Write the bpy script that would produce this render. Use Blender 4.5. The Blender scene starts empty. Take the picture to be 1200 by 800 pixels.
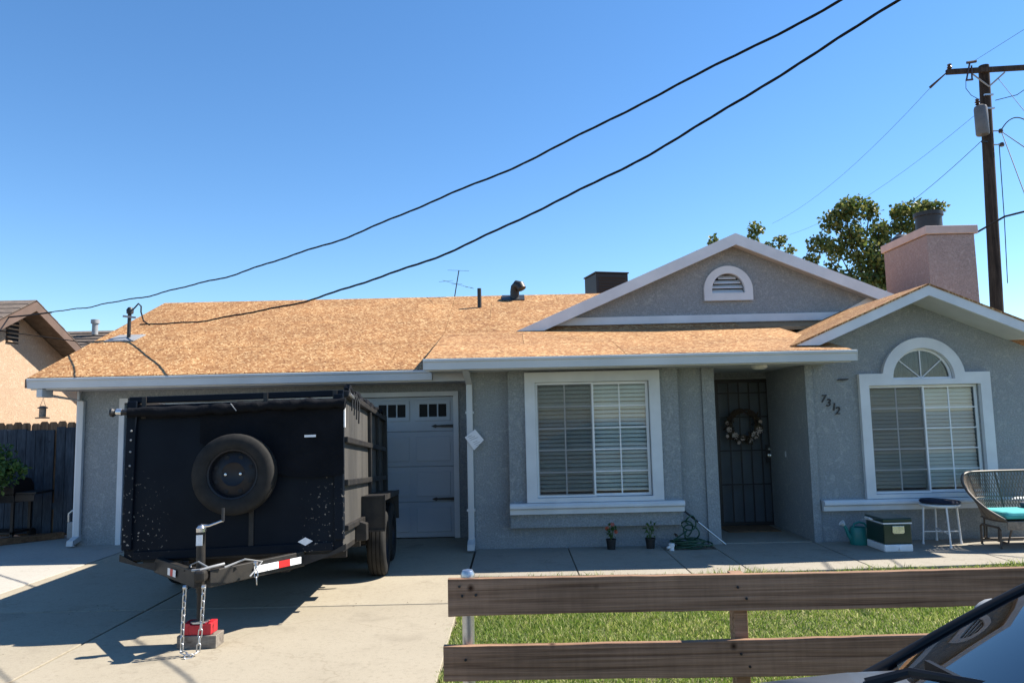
import bpy, bmesh, math, random
import numpy as np
from mathutils import Vector, Matrix
from mathutils.geometry import tessellate_polygon
random.seed(7); RNG = np.random.default_rng(7)
R = math.radians
scene = bpy.context.scene
C = bpy.context.collection

# ------------------------------------------------------------------ camera
cam_d = bpy.data.cameras.new("camera"); cam = bpy.data.objects.new("camera", cam_d); C.objects.link(cam)
cam_d.sensor_width = 36; cam_d.lens = 36 * 870 / 1200; cam_d.clip_start = 0.05; cam_d.clip_end = 1500
pitch, roll = math.atan(88 / 870), R(1.26)
fw = Vector((0, math.cos(pitch), math.sin(pitch))); rt = Vector((1, 0, 0)); up = rt.cross(fw)
rt2 = rt * math.cos(roll) - up * math.sin(roll); up2 = up * math.cos(roll) + rt * math.sin(roll)
mw = Matrix((rt2, up2, -fw)).transposed().to_4x4(); mw.translation = Vector((0, 0, 1.7)); cam.matrix_world = mw
scene.camera = cam

# ------------------------------------------------------------------ sky, sun, exposure
SUN = Vector((0.88, 0.25, 1.0)).normalized()
el = math.asin(SUN.z); az = math.atan2(SUN.x, SUN.y)
world = bpy.data.worlds.new("World"); scene.world = world; world.use_nodes = True
wn = world.node_tree; sky = wn.nodes.new("ShaderNodeTexSky"); sky.sky_type = 'NISHITA'; sky.sun_disc = False
sky.sun_elevation = el; sky.sun_rotation = az; sky.altitude = 100; sky.air_density = 1.0; sky.dust_density = 0.0; sky.ozone_density = 4.0
bg = wn.nodes["Background"]; bg.inputs[1].default_value = 0.093
hs_ = wn.nodes.new("ShaderNodeHueSaturation"); hs_.inputs["Saturation"].default_value = 1.17   # clear dry air, deeper blue everywhere
wn.links.new(sky.outputs[0], hs_.inputs["Color"]); wn.links.new(hs_.outputs[0], bg.inputs[0])
sl = bpy.data.lights.new("sun", 'SUN'); sl.energy = 5.0; sl.angle = R(0.5); sl.color = (1.0, 0.92, 0.80)
sun = bpy.data.objects.new("sun", sl); C.objects.link(sun); sun.rotation_euler = SUN.to_track_quat('Z', 'Y').to_euler(); sun.location = (20, 10, 25)
vs = scene.view_settings; vs.view_transform = 'Standard'; vs.look = 'None'; vs.gamma = 1; vs.exposure = 1.15; vs.use_curve_mapping = False
scene.cycles.max_bounces = 8; scene.cycles.transparent_max_bounces = 16

# ------------------------------------------------------------------ materials
def new_mat(name):
    m = bpy.data.materials.new(name); m.use_nodes = True; nt = m.node_tree
    return m, nt, nt.nodes["Principled BSDF"]
def N(nt, t, **kw):
    n = nt.nodes.new(t)
    for k, v in kw.items():
        if k.startswith('i_'):
            key = k[2:]; key = int(key) if key.isdigit() else key.replace('_', ' ')
            n.inputs[key].default_value = v
        else: setattr(n, k, v)
    return n
def c4(c): return (c[0], c[1], c[2], 1)
def ramp(nt, fac, stops):
    r = N(nt, "ShaderNodeValToRGB"); e = r.color_ramp.elements
    while len(e) < len(stops): e.new(0.5)
    for k, (p, c) in enumerate(stops):
        e[k].position = p; e[k].color = c4(c)
    nt.links.new(fac, r.inputs[0]); return r.outputs[0]
def mixc(nt, fac, a, b, mode='MIX'):
    m = N(nt, "ShaderNodeMix", data_type='RGBA', blend_type=mode)
    if isinstance(fac, (int, float)): m.inputs[0].default_value = fac
    else: nt.links.new(fac, m.inputs[0])
    for i, x in ((6, a), (7, b)):
        if isinstance(x, tuple): m.inputs[i].default_value = c4(x)
        else: nt.links.new(x, m.inputs[i])
    return m.outputs[2]
def coords(nt, scale=(1, 1, 1), rot=(0, 0, 0), rnd=0.0):
    tc = N(nt, "ShaderNodeTexCoord"); mp = N(nt, "ShaderNodeMapping"); mp.inputs["Scale"].default_value = scale; mp.inputs["Rotation"].default_value = rot
    src = tc.outputs["Object"]
    if rnd:
        oi = N(nt, "ShaderNodeObjectInfo"); mu = N(nt, "ShaderNodeMath", operation='MULTIPLY'); mu.inputs[1].default_value = rnd
        nt.links.new(oi.outputs["Random"], mu.inputs[0]); ad = N(nt, "ShaderNodeVectorMath", operation='ADD')
        nt.links.new(src, ad.inputs[0]); nt.links.new(mu.outputs[0], ad.inputs[1]); src = ad.outputs[0]
    nt.links.new(src, mp.inputs[0]); return mp.outputs[0]
def noise(nt, vec, scale, detail=4, rough=0.55):
    n = N(nt, "ShaderNodeTexNoise"); n.inputs["Scale"].default_value = scale; n.inputs["Detail"].default_value = detail; n.inputs["Roughness"].default_value = rough
    nt.links.new(vec, n.inputs["Vector"]); return n.outputs["Fac"]
def bump(nt, bsdf, h, dist=0.01, strength=0.6):
    b = N(nt, "ShaderNodeBump"); b.inputs["Strength"].default_value = strength; b.inputs["Distance"].default_value = dist
    nt.links.new(h, b.inputs["Height"]); nt.links.new(b.outputs[0], bsdf.inputs["Normal"])
def simple(name, a, b=None, rough=0.6, scale=8, bscale=0, bdist=0.003, metal=0.0, spec=0.5, lo=0.35, hi=0.65, rnd=0.0, stretch=(1, 1, 1)):
    """colour wandering between a and b with noise, optional fine bump"""
    m, nt, p = new_mat(name); p.inputs["Roughness"].default_value = rough; p.inputs["Metallic"].default_value = metal
    p.inputs["Specular IOR Level"].default_value = spec
    if b is None: b = tuple(x * 0.82 for x in a)
    v = coords(nt, stretch, rnd=rnd)
    nt.links.new(ramp(nt, noise(nt, v, scale), [(lo, b), (hi, a)]), p.inputs["Base Color"])
    if bscale: bump(nt, p, noise(nt, v, bscale, 3), bdist)
    return m
M = {}
def stucco(name, a, b, c):
    m, nt, p = new_mat(name); p.inputs["Roughness"].default_value = 0.92; p.inputs["Specular IOR Level"].default_value = 0.2
    v = coords(nt)
    base = ramp(nt, noise(nt, v, 1.3, 5), [(0.3, b), (0.7, a)])
    w = N(nt, "ShaderNodeTexNoise"); w.inputs["Scale"].default_value = 9; w.inputs["Detail"].default_value = 5; w.inputs["Distortion"].default_value = 1.6; nt.links.new(v, w.inputs["Vector"])
    sp = ramp(nt, w.outputs["Fac"], [(0.54, (0, 0, 0)), (0.66, (1, 1, 1))])
    col = mixc(nt, sp, base, c)
    fine = ramp(nt, noise(nt, v, 55, 3), [(0.35, (0.80, 0.80, 0.80)), (0.65, (1.08, 1.08, 1.08))])
    nt.links.new(mixc(nt, 1.0, col, fine, 'MULTIPLY'), p.inputs["Base Color"])
    ad = N(nt, "ShaderNodeMath", operation='ADD'); nt.links.new(noise(nt, v, 42, 4), ad.inputs[0]); nt.links.new(w.outputs["Fac"], ad.inputs[1])
    bump(nt, p, ad.outputs[0], 0.012, 0.8); return m
M['stucco'] = stucco('grey stucco', (0.288, 0.314, 0.330), (0.258, 0.283, 0.299), (0.330, 0.353, 0.362))
M['chimney'] = stucco('pinkish stucco', (0.37, 0.295, 0.28), (0.33, 0.265, 0.252), (0.41, 0.34, 0.325))
M['peach'] = stucco('peach stucco', (0.455, 0.325, 0.225), (0.42, 0.298, 0.202), (0.50, 0.37, 0.265))
M['trim'] = simple('white trim paint', (0.66, 0.69, 0.72), (0.58, 0.61, 0.64), 0.55, 3, 60, 0.001)
M['gutter'] = simple('gutter paint', (0.58, 0.605, 0.62), (0.50, 0.525, 0.54), 0.5, 1.2, 0)
M['vinyl'] = simple('white vinyl', (0.80, 0.82, 0.84), (0.75, 0.77, 0.79), 0.4, 3)
M['chimcap'] = simple('chimney cap', (0.56, 0.45, 0.41), (0.49, 0.39, 0.36), 0.85, 6, 40, 0.004)
M['garage'] = simple('garage door paint', (0.40, 0.455, 0.52), (0.36, 0.415, 0.48), 0.45, 1.5, 90, 0.0008, stretch=(1, 1, 1))
M['black_iron'] = simple('black iron', (0.012, 0.012, 0.014), (0.02, 0.02, 0.02), 0.5, 20)
M['door'] = simple('entry door paint', (0.20, 0.235, 0.265), (0.18, 0.21, 0.24), 0.55, 2)
M['steel'] = simple('galvanised steel', (0.55, 0.56, 0.57), (0.42, 0.43, 0.44), 0.35, 14, metal=0.85)
M['chrome'] = simple('bright steel', (0.75, 0.75, 0.74), (0.6, 0.6, 0.6), 0.25, 14, metal=0.9)
M['soffit'] = simple('soffit paint', (0.50, 0.52, 0.54), (0.44, 0.46, 0.48), 0.8, 4)
M['slat'] = simple('blind slat', (0.84, 0.87, 0.86), (0.79, 0.83, 0.82), 0.5, 3)
M['curtain'] = simple('curtain cloth', (0.10, 0.12, 0.155), (0.06, 0.08, 0.11), 0.9, 8)
M['dark'] = simple('dark cavity', (0.012, 0.013, 0.015), None, 0.9, 3)
def glass_mat(name, tint=(0.86, 0.93, 0.93), base=0.06, rough=0.01):
    m, nt, p = new_mat(name); nt.nodes.remove(p); out = nt.nodes["Material Output"]
    tr = N(nt, "ShaderNodeBsdfTransparent"); tr.inputs[0].default_value = c4(tint); gl = N(nt, "ShaderNodeBsdfGlossy"); gl.inputs["Roughness"].default_value = rough
    fr = N(nt, "ShaderNodeFresnel"); fr.inputs["IOR"].default_value = 1.5
    ad = N(nt, "ShaderNodeMath", operation='ADD'); ad.inputs[1].default_value = base; nt.links.new(fr.outputs[0], ad.inputs[0])
    mx = N(nt, "ShaderNodeMixShader"); nt.links.new(ad.outputs[0], mx.inputs[0]); nt.links.new(tr.outputs[0], mx.inputs[1]); nt.links.new(gl.outputs[0], mx.inputs[2])
    nt.links.new(mx.outputs[0], out.inputs[0]); return m
M['glass'] = glass_mat('window glass', (0.95, 0.975, 0.97), 0.0)
M['carglass'] = glass_mat('car glass', (0.50, 0.62, 0.60), 0.13)
def screen_mat(name, cover):
    m, nt, p = new_mat(name); p.inputs["Base Color"].default_value = (0.035, 0.037, 0.04, 1); p.inputs["Roughness"].default_value = 0.8
    p.inputs["Alpha"].default_value = cover; return m
M['screen'] = screen_mat('insect screen', 0.22)
M['security_mesh'] = screen_mat('security mesh', 0.14)
def osb():
    m, nt, p = new_mat('oriented strand board'); p.inputs["Roughness"].default_value = 0.75; p.inputs["Specular IOR Level"].default_value = 0.25
    cols = []
    for sc, rz in (((17, 58, 4), 0.12), ((17, 52, 4), -0.85), ((18, 54, 4), 1.0)):
        v0 = coords(nt, (1, 1, 1), (0, 0, rz), rnd=9.0); mp2 = N(nt, "ShaderNodeMapping"); mp2.inputs["Scale"].default_value = sc; nt.links.new(v0, mp2.inputs[0]); v = mp2.outputs[0]
        vo = N(nt, "ShaderNodeTexVoronoi"); vo.inputs["Scale"].default_value = 1.0; vo.inputs["Randomness"].default_value = 1.0; nt.links.new(v, vo.inputs["Vector"])
        sp = N(nt, "ShaderNodeSeparateColor"); nt.links.new(vo.outputs["Color"], sp.inputs[0])
        cols.append((ramp(nt, sp.outputs[0], [(0.0, (0.178, 0.080, 0.031)), (0.28, (0.285, 0.140, 0.056)), (0.70, (0.362, 0.198, 0.083)), (0.88, (0.52, 0.350, 0.180))]), sp.outputs[1]))
    st = ramp(nt, cols[1][1], [(0.48, (0, 0, 0)), (0.52, (1, 1, 1))]); a = mixc(nt, st, cols[0][0], cols[1][0])
    st2 = ramp(nt, cols[2][1], [(0.64, (0, 0, 0)), (0.68, (1, 1, 1))]); a = mixc(nt, st2, a, cols[2][0])
    v = coords(nt, rnd=3.0)
    big = ramp(nt, noise(nt, v, 1.6, 4), [(0.32, (0.86, 0.84, 0.82)), (0.68, (1.10, 1.08, 1.04))]); a = mixc(nt, 1.0, a, big, 'MULTIPLY')
    oi = N(nt, "ShaderNodeObjectInfo"); pr = ramp(nt, oi.outputs["Random"], [(0, (0.93, 0.91, 0.90)), (1, (1.06, 1.06, 1.06))]); a = mixc(nt, 1.0, a, pr, 'MULTIPLY')
    nt.links.new(a, p.inputs["Base Color"]); bump(nt, p, noise(nt, coords(nt, (12, 40, 12)), 1, 3), 0.002, 0.6); return m
M['osb'] = osb()
M['deckwood'] = simple('roof framing lumber', (0.40, 0.26, 0.14), (0.30, 0.18, 0.09), 0.8, 6)
def concrete(name, a, b, stain):
    m, nt, p = new_mat(name); p.inputs["Roughness"].default_value = 0.88; p.inputs["Specular IOR Level"].default_value = 0.25
    v = coords(nt, rnd=4.0); base = ramp(nt, noise(nt, v, 0.9, 6), [(0.3, b), (0.68, a)])
    s1 = ramp(nt, noise(nt, v, 2.7, 6, 0.65), [(0.56, (0, 0, 0)), (0.74, (0.7, 0.7, 0.7))]); col = mixc(nt, s1, base, stain)
    gr = ramp(nt, noise(nt, v, 120, 3), [(0.3, (0.86, 0.86, 0.86)), (0.7, (1.06, 1.06, 1.06))]); col = mixc(nt, 1.0, col, gr, 'MULTIPLY')
    vo = N(nt, "ShaderNodeTexVoronoi"); vo.inputs["Scale"].default_value = 3.2; nt.links.new(v, vo.inputs["Vector"])
    sp = ramp(nt, vo.outputs["Distance"], [(0.012, (0.45, 0.42, 0.4)), (0.03, (1, 1, 1))]); col = mixc(nt, 1.0, col, sp, 'MULTIPLY')
    oi = N(nt, "ShaderNodeObjectInfo"); pr = ramp(nt, oi.outputs["Random"], [(0, (0.95, 0.95, 0.95)), (1, (1.04, 1.04, 1.03))]); col = mixc(nt, 1.0, col, pr, 'MULTIPLY')
    # thin wandering hairline cracks
    w = N(nt, "ShaderNodeTexNoise"); w.inputs["Scale"].default_value = 0.55; w.inputs["Detail"].default_value = 7; nt.links.new(v, w.inputs["Vector"])
    cr = N(nt, "ShaderNodeMath", operation='SUBTRACT'); cr.inputs[1].default_value = 0.5; nt.links.new(w.outputs["Fac"], cr.inputs[0]); ab = N(nt, "ShaderNodeMath", operation='ABSOLUTE'); nt.links.new(cr.outputs[0], ab.inputs[0])
    cl = ramp(nt, ab.outputs[0], [(0.0, (0.86, 0.84, 0.82)), (0.0012, (1, 1, 1))]); col = mixc(nt, 1.0, col, cl, 'MULTIPLY')
    oil = ramp(nt, noise(nt, v, 1.15, 3, 0.5), [(0.66, (1, 1, 1)), (0.76, (0.74, 0.73, 0.72))]); col = mixc(nt, 1.0, col, oil, 'MULTIPLY')
    gt = ramp(nt, noise(nt, v, 26, 5, 0.7), [(0.30, (0.82, 0.81, 0.80)), (0.48, (1, 1, 1))]); col = mixc(nt, 1.0, col, gt, 'MULTIPLY')
    nt.links.new(col, p.inputs["Base Color"]); bump(nt, p, noise(nt, v, 150, 4), 0.002, 0.5); return m
M['drive'] = concrete('driveway concrete', (0.350, 0.312, 0.243), (0.307, 0.272, 0.209), (0.250, 0.218, 0.167))
M['walk'] = concrete('walkway concrete', (0.335, 0.308, 0.258), (0.30, 0.276, 0.232), (0.25, 0.228, 0.19))
M['sideslab'] = concrete('side yard concrete', (0.41, 0.39, 0.352), (0.37, 0.352, 0.316), (0.31, 0.295, 0.262))
M['joint'] = simple('joint dirt', (0.06, 0.05, 0.042), (0.10, 0.085, 0.06), 0.95, 20)
M['soil'] = simple('soil', (0.20, 0.16, 0.115), (0.27, 0.22, 0.16), 0.95, 12, 40, 0.02)
M['asphalt'] = simple('asphalt', (0.055, 0.055, 0.055), (0.042, 0.042, 0.043), 0.9, 4, 200, 0.004)
M['turf_soil'] = simple('turf ground', (0.10, 0.115, 0.04), (0.13, 0.11, 0.055), 0.95, 5, 60, 0.02)
def grass_mat():
    m, nt, p = new_mat('grass blades'); p.inputs["Roughness"].default_value = 0.55; p.inputs["Specular IOR Level"].default_value = 0.3
    g = N(nt, "ShaderNodeNewGeometry"); r1 = ramp(nt, g.outputs["Random Per Island"], [(0.0, (0.095, 0.17, 0.03)), (0.50, (0.195, 0.285, 0.055)), (0.78, (0.34, 0.38, 0.12)), (1.0, (0.62, 0.60, 0.36))])  # palest straw blades also stand in for highlights, put into the colour
    v = coords(nt); pt = ramp(nt, noise(nt, v, 1.4, 4), [(0.35, (0.80, 0.88, 0.72)), (0.65, (1.15, 1.08, 1.0))])
    col = mixc(nt, 1.0, r1, pt, 'MULTIPLY'); nt.links.new(col, p.inputs["Base Color"])
    tl = N(nt, "ShaderNodeBsdfTranslucent"); nt.links.new(col, tl.inputs[0]); mx = N(nt, "ShaderNodeMixShader"); mx.inputs[0].default_value = 0.52
    out = nt.nodes["Material Output"]; nt.links.new(p.outputs[0], mx.inputs[1]); nt.links.new(tl.outputs[0], mx.inputs[2]); nt.links.new(mx.outputs[0], out.inputs[0]); return m
M['grass'] = grass_mat()
def leaf_mat(name, dark, mid, light, trans=0.35):
    m, nt, p = new_mat(name); p.inputs["Roughness"].default_value = 0.5
    g = N(nt, "ShaderNodeNewGeometry"); col = ramp(nt, g.outputs["Random Per Island"], [(0.0, dark), (0.5, mid), (0.95, light)])
    nt.links.new(col, p.inputs["Base Color"]); tl = N(nt, "ShaderNodeBsdfTranslucent"); nt.links.new(col, tl.inputs[0]); mx = N(nt, "ShaderNodeMixShader"); mx.inputs[0].default_value = trans
    out = nt.nodes["Material Output"]; nt.links.new(p.outputs[0], mx.inputs[1]); nt.links.new(tl.outputs[0], mx.inputs[2]); nt.links.new(mx.outputs[0], out.inputs[0]); return m
M['leaf'] = leaf_mat('tree leaves', (0.045, 0.080, 0.018), (0.105, 0.155, 0.034), (0.26, 0.26, 0.075))
M['bush'] = leaf_mat('bush leaves', (0.03, 0.08, 0.015), (0.06, 0.13, 0.025), (0.10, 0.18, 0.04))
M['dryleaf'] = leaf_mat('dried wreath leaves', (0.03, 0.022, 0.014), (0.07, 0.05, 0.03), (0.16, 0.12, 0.07), 0.2)
M['bark'] = simple('bark', (0.13, 0.10, 0.075), (0.07, 0.055, 0.04), 0.9, 14, 30, 0.02)
def wood(name, a, b, knots, scale=(1.2, 14, 22), rnd=5.0):
    m, nt, p = new_mat(name); p.inputs["Roughness"].default_value = 0.85; p.inputs["Specular IOR Level"].default_value = 0.2
    v = coords(nt, scale, rnd=rnd); n1 = N(nt, "ShaderNodeTexNoise"); n1.inputs["Scale"].default_value = 1.3; n1.inputs["Detail"].default_value = 7; n1.inputs["Distortion"].default_value = 0.9; nt.links.new(v, n1.inputs["Vector"])
    col = ramp(nt, n1.outputs["Fac"], [(0.25, knots), (0.42, b), (0.62, a), (0.8, tuple(min(1, x * 1.25) for x in a))])
    v2 = coords(nt, rnd=rnd); vo = N(nt, "ShaderNodeTexVoronoi"); vo.inputs["Scale"].default_value = 3.1; nt.links.new(v2, vo.inputs["Vector"])
    kn = ramp(nt, vo.outputs["Distance"], [(0.02, (0.12, 0.09, 0.07)), (0.075, (1, 1, 1))]); col = mixc(nt, 1.0, col, kn, 'MULTIPLY')
    wv = ramp(nt, noise(nt, v2, 2.0, 4), [(0.3, (0.72, 0.72, 0.72)), (0.7, (1.1, 1.1, 1.1))]); col = mixc(nt, 1.0, col, wv, 'MULTIPLY')
    fg = ramp(nt, noise(nt, coords(nt, (scale[0] * 3, scale[1] * 7, scale[2] * 7), rnd=rnd), 1.0, 3), [(0.35, (0.80, 0.80, 0.80)), (0.65, (1.14, 1.13, 1.12))]); col = mixc(nt, 1.0, col, fg, 'MULTIPLY')
    sw_ = ramp(nt, noise(nt, coords(nt, (scale[0] * 60, 5, 5), rnd=rnd), 1.0, 4), [(0.30, (0.90, 0.90, 0.90)), (0.70, (1.06, 1.06, 1.06))]); col = mixc(nt, 1.0, col, sw_, 'MULTIPLY')
    nt.links.new(col, p.inputs["Base Color"]); bump(nt, p, n1.outputs["Fac"], 0.006, 0.7); return m
M['plank'] = wood('weathered fence lumber', (0.37, 0.232, 0.153), (0.265, 0.158, 0.100), (0.11, 0.060, 0.038), (0.7, 24, 40))
M['picket'] = wood('picket lumber', (0.26, 0.17, 0.11), (0.17, 0.105, 0.065), (0.07, 0.045, 0.03), (14, 14, 1.2))
M['picket_shade'] = wood('blue shaded picket lumber', (0.062, 0.080, 0.105), (0.045, 0.059, 0.080), (0.022, 0.030, 0.042), (14, 14, 1.2))  # picket lumber again, with the fence's bluish shade put into the colour
M['pole'] = wood('creosoted pole', (0.060, 0.046, 0.037), (0.040, 0.030, 0.025), (0.02, 0.016, 0.013), (9, 9, 0.5))
M['timber'] = wood('timber', (0.22, 0.13, 0.075), (0.16, 0.09, 0.05), (0.06, 0.035, 0.02), (1.2, 14, 14))
M['roofbrown'] = simple('brown roof shingles', (0.16, 0.125, 0.10), (0.10, 0.078, 0.064), 0.9, 9, 60, 0.01)
M['brown_trim'] = simple('brown fascia paint', (0.13, 0.082, 0.062), (0.105, 0.068, 0.05), 0.7, 4)
M['cable'] = simple('black cable', (0.010, 0.010, 0.011), (0.018, 0.017, 0.017), 0.7, 6, spec=0.2)
M['wire'] = simple('line wire', (0.035, 0.036, 0.04), (0.025, 0.026, 0.03), 0.7, 6, spec=0.2)
def trailer_paint():
    m, nt, p = new_mat('trailer navy paint'); v = coords(nt); p.inputs["Roughness"].default_value = 0.42; p.inputs["Specular IOR Level"].default_value = 0.10
    base = ramp(nt, noise(nt, v, 2.2, 5), [(0.35, (0.0035, 0.006, 0.011)), (0.7, (0.006, 0.010, 0.017))])
    sp = N(nt, "ShaderNodeTexNoise"); sp.inputs["Scale"].default_value = 34; sp.inputs["Detail"].default_value = 3; nt.links.new(v, sp.inputs["Vector"])
    sx_ = N(nt, "ShaderNodeSeparateXYZ"); nt.links.new(v, sx_.inputs[0]); ax_ = N(nt, "ShaderNodeMath", operation='ABSOLUTE'); nt.links.new(sx_.outputs[0], ax_.inputs[0])
    ed_ = N(nt, "ShaderNodeMapRange"); ed_.inputs[1].default_value = 0.50; ed_.inputs[2].default_value = 0.95; nt.links.new(ax_.outputs[0], ed_.inputs[0])
    lo_ = N(nt, "ShaderNodeMapRange"); lo_.inputs[1].default_value = 0.85; lo_.inputs[2].default_value = 0.10; nt.links.new(sx_.outputs[2], lo_.inputs[0])
    ml_ = N(nt, "ShaderNodeMath", operation='MULTIPLY'); nt.links.new(ed_.outputs[0], ml_.inputs[0]); nt.links.new(lo_.outputs[0], ml_.inputs[1])
    zone = ramp(nt, ml_.outputs[0], [(0.05, (0, 0, 0)), (0.45, (1, 1, 1))]); fl = ramp(nt, sp.outputs["Fac"], [(0.635, (0, 0, 0)), (0.67, (1, 1, 1))])
    k = mixc(nt, 1.0, zone, fl, 'MULTIPLY'); col = mixc(nt, k, base, (0.30, 0.27, 0.23)); nt.links.new(col, p.inputs["Base Color"])
    nt.links.new(ramp(nt, noise(nt, v, 3.3, 4), [(0.3, (0.36, 0.36, 0.36)), (0.7, (0.58, 0.58, 0.58))]), p.inputs["Roughness"]); return m
M['trailer'] = trailer_paint()
M['trailer_side'] = simple('dusty sunlit trailer side paint', (0.085, 0.080, 0.073), (0.045, 0.043, 0.040), 0.6, 3, stretch=(1, 1, 0.3))  # dust grey, with the sunlight on the side also put into the colour
M['trailer_frame'] = simple('trailer frame paint', (0.014, 0.014, 0.015), (0.030, 0.027, 0.024), 0.5, 9, lo=0.4, hi=0.7, spec=0.3)
M['tarp'] = simple('black tarp', (0.003, 0.004, 0.006), (0.006, 0.007, 0.010), 0.85, 6, 26, 0.012, spec=0.15)
M['rubber'] = simple('tyre rubber', (0.012, 0.012, 0.012), (0.022, 0.021, 0.020), 0.8, 9, spec=0.25)
M['rim'] = simple('dark rim paint', (0.008, 0.009, 0.013), (0.014, 0.015, 0.019), 0.45, 9, spec=0.3)
M['red_tape'] = simple('red reflective tape', (0.60, 0.02, 0.025), (0.52, 0.02, 0.02), 0.4, 30)
M['white_tape'] = simple('white reflective tape', (0.82, 0.83, 0.84), (0.72, 0.73, 0.75), 0.4, 30)
M['red'] = simple('red plastic', (0.50, 0.018, 0.03), (0.42, 0.014, 0.024), 0.5, 9)
M['greywood'] = wood('grey block lumber', (0.26, 0.235, 0.20), (0.20, 0.175, 0.15), (0.11, 0.09, 0.075), (4, 12, 12))
M['teal'] = simple('teal plastic', (0.018, 0.22, 0.20), (0.014, 0.18, 0.165), 0.4, 6)
M['teal_cloth'] = simple('turquoise cushion cloth', (0.07, 0.42, 0.43), (0.055, 0.35, 0.36), 0.9, 6, 80, 0.003)
M['green_metal'] = simple('dark green enamel', (0.012, 0.035, 0.024), (0.009, 0.027, 0.018), 0.3, 6)
M['navy_cloth'] = simple('navy cloth', (0.012, 0.018, 0.045), (0.009, 0.013, 0.033), 0.9, 12, 70, 0.003)
M['white_paint'] = simple('white enamel', (0.78, 0.79, 0.80), (0.70, 0.71, 0.72), 0.35, 8)
M['wicker'] = simple('brown wicker', (0.26, 0.205, 0.16), (0.15, 0.118, 0.093), 0.6, 30)
M['bench_metal'] = simple('bench metal', (0.11, 0.085, 0.068), (0.075, 0.058, 0.047), 0.5, 10)
M['pot'] = simple('black pot plastic', (0.014, 0.014, 0.015), None, 0.5, 6)
M['petal_red'] = simple('orange red petals', (0.55, 0.09, 0.03), (0.40, 0.05, 0.02), 0.6, 30)
M['petal_white'] = simple('cream petals', (0.62, 0.55, 0.50), (0.52, 0.42, 0.38), 0.7, 30)
M['twig'] = simple('twig', (0.075, 0.048, 0.030), (0.045, 0.030, 0.02), 0.9, 20)
M['hose'] = simple('green hose', (0.018, 0.075, 0.040), (0.012, 0.055, 0.03), 0.45, 12)
M['mat'] = simple('coir mat', (0.22, 0.135, 0.075), (0.15, 0.09, 0.05), 0.95, 25, 120, 0.01)
M['paper'] = simple('flyer paper', (0.80, 0.81, 0.84), (0.74, 0.76, 0.82), 0.6, 12)
M['cooler'] = simple('brown metal cooler', (0.018, 0.014, 0.014), (0.014, 0.011, 0.011), 0.55, 6)
M['greymetal'] = simple('grey painted metal', (0.30, 0.31, 0.32), (0.24, 0.25, 0.26), 0.5, 6)
M['transformer'] = simple('transformer paint', (0.115, 0.12, 0.13), (0.09, 0.095, 0.105), 0.5, 5)
M['porcelain'] = simple('brown porcelain', (0.05, 0.03, 0.025), None, 0.3, 5)
M['lens'] = simple('light lens', (0.7, 0.7, 0.66), None, 0.4, 5)
def car_paint():
    m, nt, p = new_mat('grey blue metallic paint'); p.inputs["Base Color"].default_value = (0.24, 0.27, 0.32, 1); p.inputs["Metallic"].default_value = 0.55; p.inputs["Roughness"].default_value = 0.32
    p.inputs["Coat Weight"].default_value = 0.8; p.inputs["Coat Roughness"].default_value = 0.04
    nt.links.new(ramp(nt, noise(nt, coords(nt), 700, 1), [(0.3, (0.20, 0.225, 0.27)), (0.7, (0.29, 0.32, 0.37))]), p.inputs["Base Color"]); return m
M['carpaint'] = car_paint()
M['carblack'] = simple('black car trim', (0.006, 0.007, 0.009), None, 0.45, 9, spec=0.25)
M['dash'] = simple('dashboard', (0.03, 0.03, 0.03), (0.045, 0.045, 0.045), 0.7, 20)

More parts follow.
